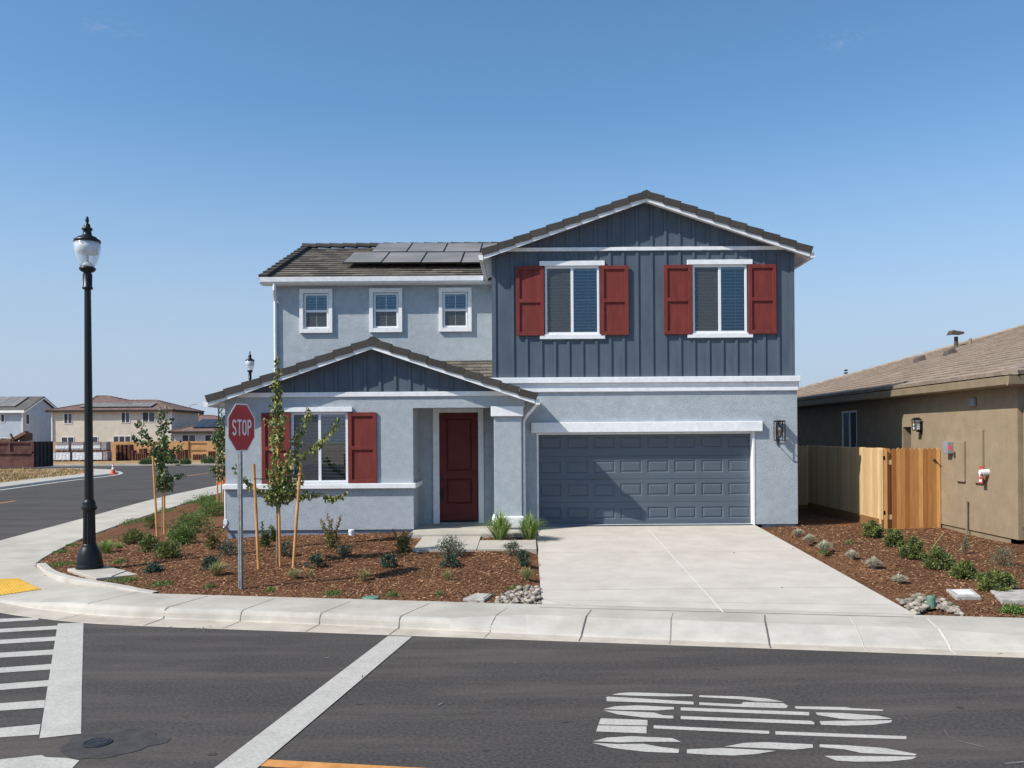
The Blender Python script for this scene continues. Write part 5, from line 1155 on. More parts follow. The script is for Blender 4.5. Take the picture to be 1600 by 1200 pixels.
bY = 41.0; q = P(391.5, 700, bY); tp_ = P(391.5, 548.5, bY); street_lamp(Vector((q.x, bY, .15)), tp_.z - .15 + .19, 1.0, 'black street lamp whose globe shows above the entry gable roof')
bY = 78; q = P(342, 700, bY); street_lamp(Vector((q.x, bY, .15)), 6.25, 1.0, 'distant black street lamp under the left eave, above the third young tree')
hl = P(296.5, 660, 190); e = empty('highway_light', (hl.x, 190, .2), 'thin tall grey highway light with one arm, far off above the bungalow', 'street light')
m = MB(); zt_ = P(296.5, 636, 190).z; ar = P(303, 631.5, 190); m.path([(hl.x, 190, .2), (hl.x, 190, zt_)], [.14, .10], 8); m.path([(hl.x, 190, zt_), (hl.x + .3, 190, zt_ + .4), (ar.x, 190, ar.z)], .07, 6); m.build('pole', 'galv', e)
m = MB(); m.box(ar.x - .1, ar.x + .6, 189.85, 190.15, ar.z - .1, ar.z + .05); m.build('lamp_head', 'galv', e)

# ------------------------------------------------------------------ stop sign
b = G(376.3, 920.5); S_ = empty('stop_sign', b, 'red octagonal STOP sign on a perforated steel post in the corner bed', 'road sign')
th = R(14.6); n = Vector((math.cos(th), -math.sin(th), 0)); u = Vector((math.sin(th), math.cos(th), 0)) * 1.0    # face normal and the letters' reading direction
u = Vector((0, 0, 1)).cross(n).normalized(); up = Vector((0, 0, 1))
ctr = P(379, 668, b.y); zc = ctr.z
pm = MB(); hw = .028; top_z = zc + .33; z = b.z - .05; prevz = z
pm.tone = .5
pc = Vector((b.x, b.y, 0)) 
for (su, sn, du, dn) in ((-1, 0, 1, 0),):
    pass
def pbox(u0, u1, n0, n1, z0, z1):
    pm.hexa([pc + u * a + n * c + up * zz for zz in (z0, z1) for a, c in ((u0, n0), (u1, n0), (u1, n1), (u0, n1))])
zz = b.z - .05
for su in (-1, 1):      # side faces of the square tube, cut by a column of holes
    pbox(su * hw - (.003 if su > 0 else 0), su * hw + (.003 if su < 0 else 0), -hw, -.008, zz, top_z); pbox(su * hw - (.003 if su > 0 else 0), su * hw + (.003 if su < 0 else 0), .008, hw, zz, top_z)
for sn in (-1, 1):
    pbox(-hw + .003, -.008, sn * hw - .003 * (sn > 0), sn * hw + .003 * (sn < 0), zz, top_z); pbox(.008, hw - .003, sn * hw - .003 * (sn > 0), sn * hw + .003 * (sn < 0), zz, top_z)
k = zz
while k < top_z - .05:
    for sn in (-1, 1): pbox(-.008, .008, sn * hw - .003 * (sn > 0), sn * hw + .003 * (sn < 0), k, k + .012)
    for su in (-1, 1): pbox(su * hw - (.003 if su > 0 else 0), su * hw + (.003 if su < 0 else 0), -.008, .008, k, k + .012)
    k += .0254
pm.build('sign_post', 'galv', S_)
fc = Vector((b.x, b.y, zc)) + n * (hw + .004)
hs = P(379, 631, b.y).z - P(379, 705.5, b.y).z; ap = hs / 2; Rr = ap / math.cos(R(22.5))
def octa(r, off): return [fc + n * off + (u * math.cos(R(22.5 + 45 * k)) + up * math.sin(R(22.5 + 45 * k))) * r for k in range(8)]
m = MB(); m.prism(octa(Rr, 0), n * .003); pl = m.build('sign_panel', 'sign_white', S_)
m = MB(); m.prism(octa(Rr * .945, .0032), n * .001); m.build('red_face', 'sign_red', pl)
# letters: highway-style strokes
def glyph(name):
    if name == 'T': return [[(0, 1), (.0, .86), (.21, .86), (.21, 0), (.37, 0), (.37, .86), (.58, .86), (.58, 1)]]
    def arc(cx, cy, rx, ry, a0, a1, n_=8): return [(cx + rx * math.cos(R(a0 + (a1 - a0) * i / n_)), cy + ry * math.sin(R(a0 + (a1 - a0) * i / n_))) for i in range(n_ + 1)]
    def band(center, w_):
        L, Rg = [], []
        for i, p in enumerate(center):
            a = Vector(center[max(i - 1, 0)] + (0,)); c = Vector(center[min(i + 1, len(center) - 1)] + (0,)); d = (c - a).normalized(); nn = Vector((-d.y, d.x, 0)) * w_ / 2; q = Vector(p + (0,))
            L.append(tuple((q + nn).xy)); Rg.append(tuple((q - nn).xy))
        return [[L[i], L[i + 1], Rg[i + 1], Rg[i]] for i in range(len(L) - 1)]
    w_ = .155
    if name == 'O': return band(arc(.30, .73, .22, .195, 0, 180) + arc(.30, .27, .22, .195, 180, 360) + [(.52, .73), (.519, .76)], w_)
    if name == 'P': return [[(0, 0), (0, 1), (w_, 1), (w_, 0)]] + band([(w_, .925), (.32, .925)] + arc(.32, .725, .19, .20, 90, -90)[1:] + [(w_, .525)], .15)
    if name == 'S': return band(arc(.29, .73, .215, .195, 15, 180) + arc(.29, .73, .215, .2, 180, 245)[1:] + arc(.29, .27, .215, .2, 65, 0) + arc(.29, .27, .215, .195, 0, -165)[1:], w_)
m = MB(); ht = hs * .335; sc = ht; adv = {'S': .70, 'T': .68, 'O': .73, 'P': .60}; tot = sum(adv.values()) - .08; xk = -tot / 2; kx = .80
for ch in 'STOP':
    for poly in glyph(ch):
        m.prism([fc + n * .0046 + u * ((xk + px_) * sc * kx) + up * ((py_ - .5) * sc) for px_, py_ in poly], n * .0008)
    xk += adv[ch]
m.build('lettering', 'sign_white', pl)
m = MB()
for s in (-1, 1): c = fc + up * s * ap * .88; m.tube(c, c + n * .012, .011, n=8)
m.build('bolt', 'galv', pl)

# ------------------------------------------------------------------ plants
def leaf(mb, p, d, L, W, tone):
    d = d.normalized(); s = d.cross(Vector((rnd(-1, 1), rnd(-1, 1), rnd(-.3, 1)))); s = s.normalized() if s.length > .01 else Vector((1, 0, 0)); nn = s.cross(d) * (W * .35)
    mid = p + d * L * .45
    n0 = len(mb.v); mb.v += [tuple(p), tuple(mid + s * W * .5 + nn), tuple(p + d * L), tuple(mid - s * W * .5 + nn)]
    mb.f += [[n0, n0 + 1, n0 + 2], [n0, n0 + 2, n0 + 3]]; t = max(0, min(1, tone)); mb.t += [t, t]
def rv(zb=0): 
    v = Vector((rnd(-1, 1), rnd(-1, 1), rnd(-1, 1) + zb)); return v.normalized() if v.length > .05 else Vector((0, 0, 1))
def finish(name, base, leaves, lm, stems, label, cat, group=None):
    e = empty(name, base, label, cat, group)
    if stems is not None and stems.v: stems.build('stem', 'twig', e)
    leaves.build('foliage', lm, e); return e
def place(px, py): b = G(px, py); b.z -= .01; return b
def pm_at(b, npx): return npx * b.y / FPX
def bush(px, py, wpx, hpx, lm, label, name='shrub', dens=1.0, ls=.035, group='shrubs planted in the mulch beds', loose=.25, cat='shrub'):
    b = place(px, py); r = pm_at(b, wpx) / 2; h = pm_at(b, hpx); m = MB(); st = MB()
    clumps = []
    nc = max(8, int(26 * dens))
    for i in range(nc):
        a = rnd(0, 6.28); q = math.sqrt(random.random()); zz = rnd(.12, 1); k = math.sqrt(max(.05, 1 - (zz - .35) ** 2 / .5)); rr = r * q * min(1, k) * rnd(.8, 1.05)
        clumps.append(Vector((rr * math.cos(a), rr * math.sin(a), h * zz * (1 - .25 * q) * rnd(.82, 1.05))))
    for c in clumps:
        st.path([b + Vector((c.x * .15, c.y * .15, 0)), b + c * .55 + Vector((0, 0, 0)), b + c], [.006, .004, .002], 4, False)
        ct = rnd(-.2, .25)
        for j in range(int(26 * dens)):
            o = rv() * random.random() ** .6 * r * (.30 + loose * .5); p = b + c + Vector((o.x, o.y, o.z * .8))
            if p.z < b.z + .005: p.z = b.z + rnd(.005, .05)
            d = (p - b - Vector((0, 0, h * .3))).normalized() * .8 + rv(.3)
            leaf(m, p, d, ls * rnd(.7, 1.3), ls * .5, .42 + ct + rnd(-.3, .35))
    return finish(name, b, m, lm, st, label, cat, group)
def tuft(px, py, wpx, hpx, lm, label, n=110, name='grass_tuft', group='ornamental grass tufts in the mulch', cat='grass tuft', bw=.006, lean=0):
    b = place(px, py); r = pm_at(b, wpx) / 2 * 1.25; h = pm_at(b, hpx) * 1.1; m = MB(); n = int(n * 1.5)
    for i in range(n):
        a = rnd(0, 6.28); q = random.random() ** .5; L = h * rnd(.6, 1.1) * (1.1 - .35 * q); o = Vector((math.cos(a), math.sin(a), 0)); p = b + o * r * .15 * random.random()
        s = Vector((-o.y, o.x, 0)) * bw * rnd(.6, 1.2); mid = p + o * r * q * .4 + Vector((lean * L * .2, 0, L * .7)); tip = p + o * r * q * 1.0 + Vector((lean * L * .6, 0, L * (1 - .3 * q))); t = rnd(0, 1)
        n0 = len(m.v); m.v += [tuple(p - s), tuple(p + s), tuple(mid + s * .8), tuple(mid - s * .8), tuple(tip)]; m.f += [[n0, n0 + 1, n0 + 2, n0 + 3], [n0 + 3, n0 + 2, n0 + 4]]; m.t += [t, t]
    return m.build(name, lm, loc=b, label=label, cat=cat, group=group)
def upright(px, py, wpx, hpx, lm, label, nst=5, ls=.075, group='upright leafy shrubs near the house wall', tipred=True, low=.45):
    b = place(px, py); r = pm_at(b, wpx) / 2; h = pm_at(b, hpx); m = MB(); st = MB()
    for i in range(nst):
        a = 6.28 * i / nst + rnd(-.4, .4); L = h * rnd(.62, 1.02); tip = b + Vector((math.cos(a) * r * rnd(.5, 1), math.sin(a) * r * rnd(.3, 1), L)); mid = b.lerp(tip, .5) + Vector((0, 0, L * .07))
        st.path([b, mid, tip], [.008, .006, .003], 5, False)
        for k in range(44):
            t = (k + 1) / 44; p = (b.lerp(mid, t * 2) if t < .5 else mid.lerp(tip, t * 2 - 1)); ax = rnd(0, 6.28)
            leaf(m, p, Vector((math.cos(ax), math.sin(ax), .7)), ls * rnd(.7, 1.15) * (1.05 - .35 * t), ls * .4, (.15 + .35 * random.random()) + (.5 * t ** 3 if tipred else 0))
    for k in range(190):
        o = rv() ; p = b + Vector((o.x * r * low, o.y * r * low, abs(o.z) * h * low + .02)); leaf(m, p, rv(.5), ls * rnd(.7, 1.1), ls * .42, rnd(.05, .6))
    return finish('shrub', b, m, lm, st, label, 'shrub', group)
def cover(px, py, wpx, label, lm='leaf_fresh', n=260, hz=.05, asp=.45, group='low ground cover plants in the mulch'):
    b = place(px, py); r = pm_at(b, wpx) / 2; m = MB(); n = max(60, int(n * min(2.2, r / .25)))
    for i in range(n):
        a = rnd(0, 6.28); q = math.sqrt(random.random()) * rnd(.75, 1.1); x = b.x + r * q * math.cos(a); y = b.y + max(r * asp * 2, .12) * q * math.sin(a) ; p = Vector((x, y, tz(x, y) + rnd(0, hz) * (1.15 - q)))
        leaf(m, p, rv(.5), rnd(.025, .05), .02, rnd(0, 1))
    return m.build('ground_cover', lm, loc=b, label=label, cat='ground cover', group=group)

# six clipped shrubs in the right bed
for (px, py, w_, h_, lab) in ((1361.5, 840, 33, 30, 'round green shrub by the gate, first of the diagonal row of six'), (1396.5, 853, 29, 29, 'second shrub of the diagonal row of six, just in front of the gate'), (1427, 872, 38, 31, 'third shrub of the diagonal row of six in the right bed'), (1466.5, 888, 47, 35, 'fourth and bushiest shrub in the diagonal row of six'), (1507, 903, 41, 27, 'fifth shrub of the diagonal row, low and broad'), (1556.5, 922, 54, 34, 'last and nearest shrub of the diagonal row, behind the concrete slab')):
    bush(px, py, w_, h_, 'leaf_bush', lab, dens=1.5, ls=.05, group='row of clipped shrubs in the right bed', loose=.1)
bush(1508, 866, 16, 30, 'leaf_grey', 'thin wispy shrub against the tan wall in the right bed', dens=.5, ls=.03, loose=.5)
bush(1567, 884, 40, 32, 'leaf_grey', 'airy brownish green shrub below the tan house corner', dens=.9, ls=.028, loose=.5)
for i, (px, py, w_, h_, lab) in enumerate(((1247, 838, 18, 13, 'pale blue fescue tuft nearest the garage corner'), (1265, 848, 20, 14, 'second fescue tuft along the driveway'), (1288, 863, 24, 20, 'third fescue tuft along the driveway with green weeds at its foot'), (1331, 874, 20, 16, 'round silvery fescue tuft in the middle of the driveway row'), (1364.5, 888, 26, 18, 'straw-tinged fescue tuft, fifth along the driveway'), (1405, 911, 24, 15, 'flat wide fescue tuft before the right cobble heap'), (1435, 937, 20, 11, 'small dull fescue tuft touching the right cobble heap'))):
    tuft(px, py, w_, h_, 'blade_blue', lab, n=420, group='blue fescue tufts along the driveway', bw=.006)
cover(1287, 865, 20, 'bright green weeds under the third fescue tuft', n=160)
cover(1328, 849, 14, 'tiny sparse green seedling in the right bed between fescues and shrubs', n=70)
cover(1583, 957, 44, 'spreading bright green juniper at the right edge by the pavement', n=700, hz=.12, asp=.4)
m = MB(); b = place(1453, 862); m.path([b, b + Vector((.1, 0, .16)), b + Vector((.26, 0, .36))], .005, 4); m.path([b + Vector((.5, 0, 0)), b + Vector((.6, 0, .12)), b + Vector((.8, 0, .2))], .005, 4); m.build('dry_stalk', 'blade_straw', loc=b, label='pale dry stalks poking up behind the fourth clipped shrub', cat='dry stalk')

# left bed
upright(519, 856, 50, 54, 'leaf_red', 'tall upright shrub with reddish tips in front of the white pipe and wall', nst=6)
upright(630, 862, 44, 42, 'leaf_red', 'leaning shrub with reddish yellow tips at the wing corner near the entry', nst=5)
upright(415, 855, 26, 42, 'leaf_bush', 'young upright shrub behind the stakes of the stop sign tree', nst=3, tipred=False)
upright(333, 858, 42, 42, 'leaf_red', 'reddish green shrub at the left foot of the front wall', nst=6)
upright(428, 846, 14, 30, 'leaf_bush', 'slim shrub hidden directly behind the trunk of the front tree', nst=3, tipred=False)
bush(237, 826, 20, 28, 'leaf_bush', 'leafy shrub at the foot of the stakes of the second young tree', ls=.04)
for (px, py, w_, h_, lab) in ((495, 887, 27, 22, 'compact blue-green plant right of the front tree stakes'), (607, 886, 26, 20, 'compact blue-green plant in the middle of the left bed'), (330, 889, 26, 20, 'blue-green plant beside the straw grass, left of the stop sign post'), (240, 893, 32, 13, 'low blue-green plant in the shadow of the street lamp'), (704, 886, 28, 20, 'blue-green plant under the grey shrub by the entry walk'), (817, 884, 24, 28, 'blue-green plant next to the driveway edge')):
    bush(px, py, w_, h_, 'leaf_blue', lab, dens=.9, ls=.045, group='compact blue-green plants in the left bed', loose=.2)
for (px, py, w_, h_, lab, dn) in ((706.5, 869, 44, 34, 'airy grey-green shrub in front of the entry walk', 1.0), (801, 868, 26, 25, 'airy grey-green shrub leaning by the driveway, behind the blue-green plant', .7), (447, 869, 26, 28, 'dark airy shrub between the two right stakes of the front tree', .8), (537, 869, 24, 20, 'small dull shrub at the foot of the tall reddish shrub', .6), (356, 868, 34, 24, 'greyish airy shrub between wall corner and stop sign post', .8)):
    bush(px, py, w_, h_, 'leaf_grey', lab, dens=dn * 1.35, ls=.034, group='airy grey shrubs in the left bed', loose=.45)
for (px, py, w_, h_, lab, lm_) in ((300, 832, 62, 36, 'large feathery green bush beside the left wall corner', 'leaf_fresh'), (332, 806, 42, 26, 'feathery green bush farther back along the left wall', 'leaf_fresh'), (265, 871, 42, 30, 'dark green dense bush left of the blue-green plant', 'leaf_bush'), (233, 862, 28, 28, 'green bush just right of the lamp post at bed middle', 'leaf_bush'), (209, 849, 34, 22, 'low green bush between lamp post and second young tree', 'leaf_bush'), (284, 850, 38, 28, 'light feathery bush between the dense bush and the wall', 'leaf_fresh'), (322, 788, 46, 16, 'farthest green bush at the back of the left bed', 'leaf_fresh')):
    bush(px, py, w_, h_, lm_, lab, dens=1.55 if lm_ == 'leaf_fresh' else 1.2, ls=.05, group='green bushes in the far left of the bed', loose=.4)
tuft(166, 864, 42, 24, 'blade_green', 'green grass clump right behind the street lamp base', n=170)
tuft(186, 856, 20, 9, 'blade_green', 'short green grass right of the lamp clump', n=90)
tuft(337, 899, 36, 26, 'blade_straw', 'straw-coloured grass tuft leaning right, left of the stop sign post', n=150, lean=.5)
tuft(460, 904, 28, 19, 'blade_straw', 'yellow-green grass tuft at the foot of the right stake', n=90)
tuft(485, 903, 12, 16, 'blade_straw', 'thin sparse grass tuft right of the right stake', n=30)
tuft(569, 907, 22, 20, 'blade_straw', 'small yellow-green grass tuft left of the sign shadow', n=90)
tuft(699, 907, 20, 20, 'blade_straw', 'sparse straw grass tuft below the entry shrubs', n=60)
tuft(823, 907, 28, 24, 'blade_straw', 'yellow-green grass tuft by the driveway edge above the cobbles', n=130)
tuft(781, 842, 72, 44, 'blade_green', 'big fountain of green grass left of the porch column base', n=210, bw=.009, group='strappy green grasses at the porch column')
tuft(828, 843, 62, 44, 'blade_green', 'big fountain of green grass right of the porch column base', n=260, bw=.009, group='strappy green grasses at the porch column')
for (px, py, w_, lab) in ((186, 879, 24, 'small green weed above the lamp shadow'), (188, 908, 56, 'long green mat beside the lamp pad at the kerb'), (253, 914, 42, 'yellowish green mat near the pavement left of the sign post'), (328, 918, 16, 'tiny green weed near the pavement just left of the sign post'), (520, 929, 30, 'bright green mat by the pavement, left of the green valve lid'), (613, 931, 22, 'faint green weed by the pavement, right of the green valve lid'), (422, 923, 12, 'tiny pale weed right of the sign post foot'), (808, 921, 30, 'green weed growing above the left cobble heap'), (93, 864, 28, 'green weed patch at the rounded corner of the bed'), (95, 883, 46, 'green mat behind the corner kerb'), (109, 853, 26, 'small weed patch left of the lamp post'), (686, 930, 12, 'tiny weed left of the concrete box lid')):
    cover(px, py, w_, lab)
for (px, py, w_, lab) in ((205, 817, 56, 'strip of weeds along the side pavement, near end'), (250, 800, 44, 'strip of weeds along the side pavement, middle part'), (292, 787, 44, 'strip of weeds along the side pavement, far part')):
    cover(px, py, w_, lab, n=420, hz=.12, asp=.8)

# ------------------------------------------------------------------ young trees
def tree(px, py, top, tone_m, clusters, trunkpx, label, ls=.07, seed=1, rT=.018):
    random.seed(seed); b = place(px, py); Y = b.y; e = empty('young_tree', b, label, 'young tree', 'young staked trees')
    T = lambda q: P(q[0], q[1], Y)
    tr = MB(); pts = [b] + [T(q) for q in trunkpx]; n_ = len(pts); tr.path(pts, [rT * (1 - .8 * i / (n_ - 1)) for i in range(n_)], 7); tr.build('trunk', 'bark', e)
    br = MB(); cr_ = MB(); s = Y / FPX
    for (x0, y0, x1, y1, rad, num, dy) in clusters:
        num = int(num * 1.18)          # a branch from (x0,y0) to (x1,y1) pixels, leaf radius, leaves, sideways depth
        a = T((x0, y0)); c = T((x1, y1)) + Vector((0, dy, 0)); mid = a.lerp(c, .5) + Vector((0, 0, -.03 if dy else 0)); br.path([a, mid, c], [.009, .006, .003], 5, False)
        L = (c - a).length
        for k in range(num):
            t = rnd(.12, 1.03); p = a.lerp(mid, t * 2) if t < .5 else mid.lerp(c, t * 2 - 1); o = rv() * rad * s * random.random() ** .6
            q = p + o; dd = Vector((o.x, o.y, -.5 * abs(o.z) - .3 * random.random())).normalized() + rv() * .5
            leaf(cr_, q, dd, ls * rnd(.6, 1.15), ls * rnd(.65, .9), rnd(0, 1) ** 1.3)
    br.build('branch', 'twig', e); cr_.build('crown', tone_m, e); return e, b
front = [(433, 690, 434, 560, 5, 90, 0), (432, 650, 432, 600, 9, 80, 0), (433, 700, 433, 640, 12, 120, 0), (433, 720, 418, 652, 7, 50, .15), (433, 700, 448, 648, 8, 50, -.15), (434, 740, 462, 690, 10, 80, .1), (462, 690, 482, 640, 8, 70, .1), (434, 765, 462, 706, 9, 60, -.2), (434, 735, 484, 706, 7, 55, -.15), (484, 706, 516, 676, 7, 60, -.2), (516, 676, 532, 652, 5, 26, -.2), (434, 770, 420, 735, 10, 60, .1),
         (434, 778, 470, 745, 11, 100, .0), (434, 782, 422, 768, 13, 130, -.1), (434, 775, 448, 768, 15, 150, .1), (440, 775, 486, 772, 9, 90, 0), (486, 772, 508, 770, 4, 18, 0), (506, 772, 526, 778, 6, 40, -.05), (526, 776, 541, 768, 4, 20, -.05), (434, 770, 402, 766, 6, 45, .1), (402, 766, 382, 750, 6, 34, .1), (382, 750, 364, 726, 5, 28, .1), (434, 760, 455, 735, 9, 50, .2), (433, 775, 432, 740, 12, 90, 0), (432, 740, 432, 700, 9, 60, 0)]
t1, b1 = tree(433, 884, 560, 'leaf_tree', front, [(433, 800), (433, 740), (432, 690), (433, 620), (434, 562)], 'slender young tree with yellow-green leaves by the stop sign, tied between stakes', ls=.078, seed=11, rT=.02)
side = [(253, 700, 254, 640, 8, 110, 0), (253, 740, 254, 690, 10, 110, 0), (253, 720, 233, 690, 10, 80, .2), (233, 690, 214, 662, 7, 60, .2), (214, 662, 212, 655, 5, 12, .2), (236, 692, 220, 688, 6, 34, -.1), (220, 688, 207, 678, 5, 26, -.1), (253, 715, 238, 705, 12, 110, 0), (253, 715, 268, 708, 11, 100, 0), (268, 708, 284, 692, 6, 34, .1), (253, 700, 266, 682, 8, 60, -.2), (253, 760, 252, 720, 9, 110, 0), (253, 765, 260, 745, 9, 90, .1), (260, 745, 281, 742, 5, 34, .1), (253, 765, 250, 745, 8, 70, -.1), (262, 768, 266, 752, 6, 40, 0), (253, 670, 264, 655, 6, 30, 0)]
t2, b2 = tree(254, 834, 640, 'leaf_tree_dark', side, [(254, 790), (254, 740), (253, 690), (254, 642)], 'dark green young tree with an open branching crown beside the side pavement', ls=.085, seed=12, rT=.024)
third = [(346, 700, 346, 634, 5, 60, 0), (346, 720, 346, 660, 9, 150, 0), (346, 700, 336, 672, 8, 80, .2), (346, 700, 354, 660, 8, 80, .3), (346, 740, 346, 700, 9, 130, 0), (346, 750, 333, 733, 7, 50, .1), (333, 733, 329, 728, 4, 14, .1), (346, 748, 350, 730, 7, 60, .2), (340, 690, 333, 686, 6, 40, 0)]
t3, b3 = tree(346, 790, 634, 'leaf_tree_dark', third, [(346, 740), (346, 690), (346, 640)], 'narrow young tree at the far corner of the wall, partly hidden by the house', ls=.10, seed=13, rT=.024)
random.seed(99)
def stake(px0, py0, px1, py1, label, ref=None, r=.027, tie=None, dy=0):
    b = place(px0, py0); 
    if ref is not None: b = Vector(P(px0, py0, ref.y + dy)); b.z = tz(b.x, b.y) - .02
    t = P(px1, py1, b.y + .05); e = empty('tree_stake', b, label, 'tree stake', 'round timber tree stakes')
    m = MB(); m.path([b - Vector((0, 0, .1)), b.lerp(t, .5), t], [r, r, r * .96], 10); m.build('post', 'stake', e)
    if tie is not None:
        m = MB(); z = tie[1]; k = (z - b.z) / (t.z - b.z); q = b.lerp(t, k); m.path([q + Vector((0, -r - .004, 0)), q + (Vector((tie[0].x, tie[0].y - .03, z + .02)) - q) * .5 + Vector((0, -.02, -.02)), Vector((tie[0].x, tie[0].y - .02, z + .02))], .008, 6); m.build('tree_tie', 'rubber', e)
stake(404.5, 889, 396.5, 725, 'timber stake leaning left, nearest the stop sign post', tie=(b1, P(400, 747, b1.y).z))
stake(457.5, 887, 470, 724, 'timber stake leaning right, on the right side of the front tree', tie=(b1, P(466, 742, b1.y).z))
stake(438, 884, 433, 640, 'thin timber stake standing right against the front tree trunk', ref=b1, r=.022, dy=-.04)
stake(246, 838, 239, 713, 'left timber stake of the second young tree')
stake(257, 834, 256, 700, 'right timber stake of the second young tree, close to its trunk')
stake(340, 789, 339, 700, 'left timber stake of the farthest young tree')
stake(349, 786, 348, 712, 'right timber stake of the farthest young tree beside the wall corner')

# ------------------------------------------------------------------ cobbles, lids, small fittings
def stone(x, y, z, r, label, group):
    m = MB(); a = rnd(0, 3.14); sx, sy, sz = r * rnd(.9, 1.35), r * rnd(.75, 1.0), r * rnd(.5, .75); vs = []; fs = []
    nu, nv = 9, 5; ph = [rnd(-.12, .12) for _ in range(12)]
    for i in range(nv + 1):
        t = math.pi * i / nv
        for j in range(nu):
            p = 2 * math.pi * j / nu; k = 1 + ph[(i + j) % 12] * math.sin(t); X, Y_, Zz = sx * math.sin(t) * math.cos(p) * k, sy * math.sin(t) * math.sin(p) * k, sz * math.cos(t)
            vs.append((x + X * math.cos(a) - Y_ * math.sin(a), y + X * math.sin(a) + Y_ * math.cos(a), z + Zz))
    for i in range(nv):
        for j in range(nu): q = i * nu + j; w2 = i * nu + (j + 1) % nu; fs.append([q, q + nu, w2 + nu, w2])
    m.add(vs, fs, rnd(0, 1)); m.build('cobble', 'pebble', loc=(x, y, z), smooth=True, label=label, cat='cobble', group=group)
def heap(poly, n_, rmin, rmax, label, group):
    P2 = [G(*q) for q in poly]; xs_ = [p.x for p in P2]; ys_ = [p.y for p in P2]; done = []; tries = 0
    def inside(x, y):
        c = False
        for i in range(len(P2)):
            a, b_ = P2[i], P2[(i + 1) % len(P2)]
            if (a.y > y) != (b_.y > y) and x < (b_.x - a.x) * (y - a.y) / (b_.y - a.y) + a.x: c = not c
        return c
    while len(done) < n_ and tries < 6000:
        tries += 1; x, y = rnd(min(xs_), max(xs_)), rnd(min(ys_), max(ys_)); r = rnd(rmin, rmax) * (1.3 if random.random() < .12 else 1)
        if not inside(x, y): continue
        nr = sum(1 for q in done if math.hypot(q[0] - x, q[1] - y) < (q[2] + r) * .80)
        if nr > 2: continue
        if any(math.hypot(q[0] - x, q[1] - y) < (q[2] + r) * .5 for q in done): continue
        done.append((x, y, r)); stone(x, y, tz(x, y) + r * .3 + nr * r * .42, r, label, group)
heap([(770, 945), (790, 930), (812, 922), (842, 920), (846, 932), (847, 947)], 150, .026, .047, 'rounded river cobble in the heap at the left front corner of the driveway', 'river cobbles left of the driveway')
heap([(1402, 939), (1432, 936), (1472, 940), (1497, 952), (1508, 965), (1452, 966), (1430, 962)], 145, .024, .046, 'rounded river cobble in the heap at the right front corner of the driveway', 'river cobbles right of the driveway')
c = G(1455, 950); e = empty('drain_cap', c, 'small green drain fitting poking out of the right cobble heap', 'drain cap'); m = MB(); m.lathe(c, [(.055, 0), (.055, .14), (.045, .165), (.02, .17)], 14); m.build('cap', 'lid_green', e)
def lidbox(pts, h, name, label, cat, m_='box_concrete', inner=None):
    P2 = [G(*q) for q in pts]; c = sum(P2, Vector()) / len(P2); z = max(p.z for p in P2); e = empty(name, c, label, cat)
    m = MB(); m.prism([(p.x, p.y, z - .08) for p in P2], (0, 0, .08 + h)); m.build('box_body', m_, e, bevel=.012)
    if inner:
        m = MB(); m.prism([(c.x + (p.x - c.x) * inner, c.y + (p.y - c.y) * inner, z + h + .001) for p in P2], (0, 0, .008)); m.build('lid', inner_m, e, bevel=.003)
    return e
inner_m = 'box_concrete'
lidbox([(723, 940.5), (757, 942), (770, 931), (742, 930)], .03, 'utility_box', 'grey concrete utility box lid in the mulch left of the left cobble heap', 'utility box', inner=.8)
inner_m = 'pvc'
lidbox([(1494, 938), (1533, 937), (1519, 923), (1478, 924)], .03, 'utility_box', 'square concrete utility box with a pale lid in the right bed', 'utility box', inner=.66)
inner_m = 'box_concrete'
lidbox([(1565, 944), (1640, 946), (1625, 924), (1547, 925)], .03, 'utility_slab', 'larger flat concrete slab at the right edge below the last shrub', 'utility slab', inner=None)
c = G(579, 935); m = MB(); m.lathe((c.x, c.y, c.z - .03), [(.13, 0), (.13, .045), (.115, .055), (0.01, .055)], 24); m.build('valve_box', 'lid_green', loc=c, label='round pale green valve lid in the mulch beside the pavement', cat='valve lid')
c = G(549, 837); m = MB(); m.lathe((c.x, c.y, c.z - .03), [(.055, 0), (.055, .10), (.062, .10), (.062, .15), (.05, .16), (.01, .16)], 16); m.build('cleanout_pipe', 'pvc', loc=c, label='short white capped pipe in the mulch under the front wall', cat='pipe')
c = gp(190, 899, .2); m = MB(); q = [G(*p) for p in ((160, 903), (185, 893), (197, 895), (175, 905))]; m.prism([(p.x, p.y, .196) for p in q], (0, 0, .012)); m.build('pull_box_lid', 'box_concrete', loc=(q[0].x, q[0].y, .19), label='thin pale lid set in the concrete pad of the street lamp', cat='utility lid')

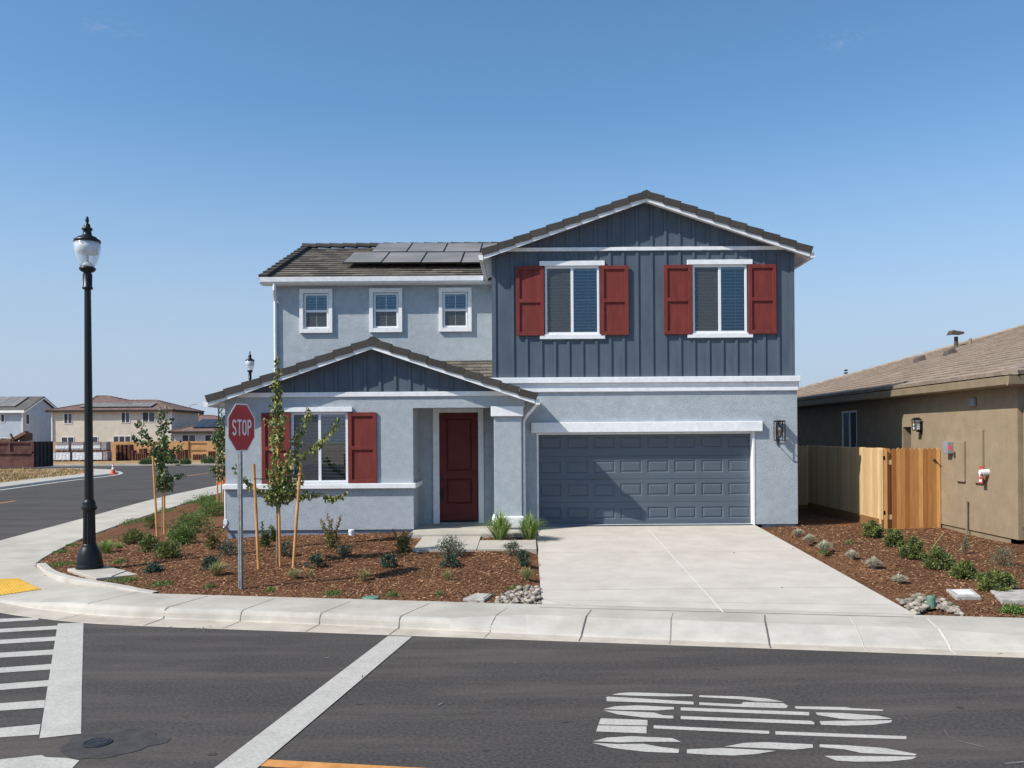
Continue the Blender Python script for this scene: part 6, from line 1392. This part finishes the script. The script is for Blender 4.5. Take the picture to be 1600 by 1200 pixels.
# ------------------------------------------------------------------ shrubs and trees on the far lots
def sage(px, py, w_, h_, Y, label):
    b = onz(px, py, .15); s = b.y / FPX; r = w_ * s / 2; h = h_ * s; m = MB()
    for i in range(700):
        o = rv(); k = random.random() ** .4; p = b + Vector((o.x * r * k, o.y * r * .7 * k, abs(o.z) * h * k * rnd(.8, 1.1))); leaf(m, p, Vector((o.x, o.y, .8)), rnd(.15, .3), .05, rnd(0, 1))
    m.build('sagebrush', 'leaf_sage', loc=b, label=label, cat='bush', group='green bushes across the far street')
sage(228, 726, 18, 8, 80, 'round green bush across the far street, left of the second young tree'); sage(325, 725, 20, 12, 80, 'largest green bush across the far street, near the third young tree'); sage(290, 726, 14, 8, 80, 'middle green bush across the far street'); sage(271, 725, 14, 6, 80, 'lowest faint bush across the far street, right of the tree'); 
def conifer(px, py, wpx, hpx, Y, label, name='conifer_tree'):
    b = P(px, py, Y); s = Y / FPX; H_ = b.z + hpx * s - .1; e = empty(name, (b.x, Y, .1), label, 'tree', 'distant evergreen trees'); m = MB(); m.path([(b.x, Y, .1), (b.x, Y, H_)], [.3, .05], 6); m.build('trunk', 'bark', e)
    m = MB(); r = wpx * s / 2
    z = 2.0
    while z < H_:
        f = 1 - (z - 2) / (H_ - 2); rr = r * (f * .9 + .12) * rnd(.6, 1.25)
        for j in range(9):
            a = rnd(0, 6.28); tip = Vector((b.x + rr * math.cos(a), Y + rr * math.sin(a), z + rr * .15 * rnd(-1, 1.4)))
            for k in range(9): q = Vector((b.x, Y, z)).lerp(tip, rnd(.15, 1)); leaf(m, q, Vector((math.cos(a), math.sin(a), rnd(-.2, .7))), s * 3.2, s * 1.4, rnd(0, 1))
        z += H_ * .035
    m.build('crown', 'conifer', e)
conifer(315, 660, 16, 16, 170, 'taller dark conifer rising behind the bungalow roof'); conifer(297, 660, 12, 9, 175, 'small conifer behind the bungalow at the foot of the highway light'); conifer(352, 660, 16, 12, 165, 'dark conifer crown showing just above the bungalow near the left eave')
conifer(1322, 600, 5, 23, 150, 'thin cypress tip poking above the tan neighbour roof')

# ------------------------------------------------------------------ loose bark chips on the beds
m = MB(); n_ = 0; random.seed(5)
while n_ < 60000:
    if n_ % 3 == 0: x, y = rnd(5.1, 12.5), rnd(11, 20)
    else: x, y = rnd(-11, .2), rnd(12, 20)
    n_ += 1
    d = sdist(x, y)
    if d < (-.1 if random.random() < .03 else .03): continue
    if 5.3 > x > .24 or (x > XN - .02 and y > NF) : continue
    if -6.45 < x < .2 and y > 18.98: continue
    if -2.14 < x < .22 and 16.48 < y < 17.64: continue
    if -2.14 < x < -.91 and 17.2 < y < 18.3: continue
    a = rnd(0, 6.28); L = rnd(.010, .034); W = rnd(.004, .010); u_ = Vector((math.cos(a), math.sin(a), rnd(-.35, .35))) * L; v_ = Vector((-math.sin(a), math.cos(a), rnd(-.5, .5))) * W
    c = Vector((x, y, (sheet_z(x, y) if d > 0 else swz(x, y)) + rnd(.002, .022))); t = random.random() ** 1.6
    m.face([c - u_ - v_ * .6, c + u_ - v_, c + u_ * .8 + v_, c - u_ + v_], t)
m.build('mulch_chips', 'chip', kind='stuff')
m = MB()
for px, py in ((1147, 864), (1239, 857), (1222, 918)):
    c = gd(px, py); m.lathe((c.x, c.y, c.z), [(.02, 0), (.018, .006), (.005, .008)], 10)
m.build('driveway_spot', 'joint', kind='structure')
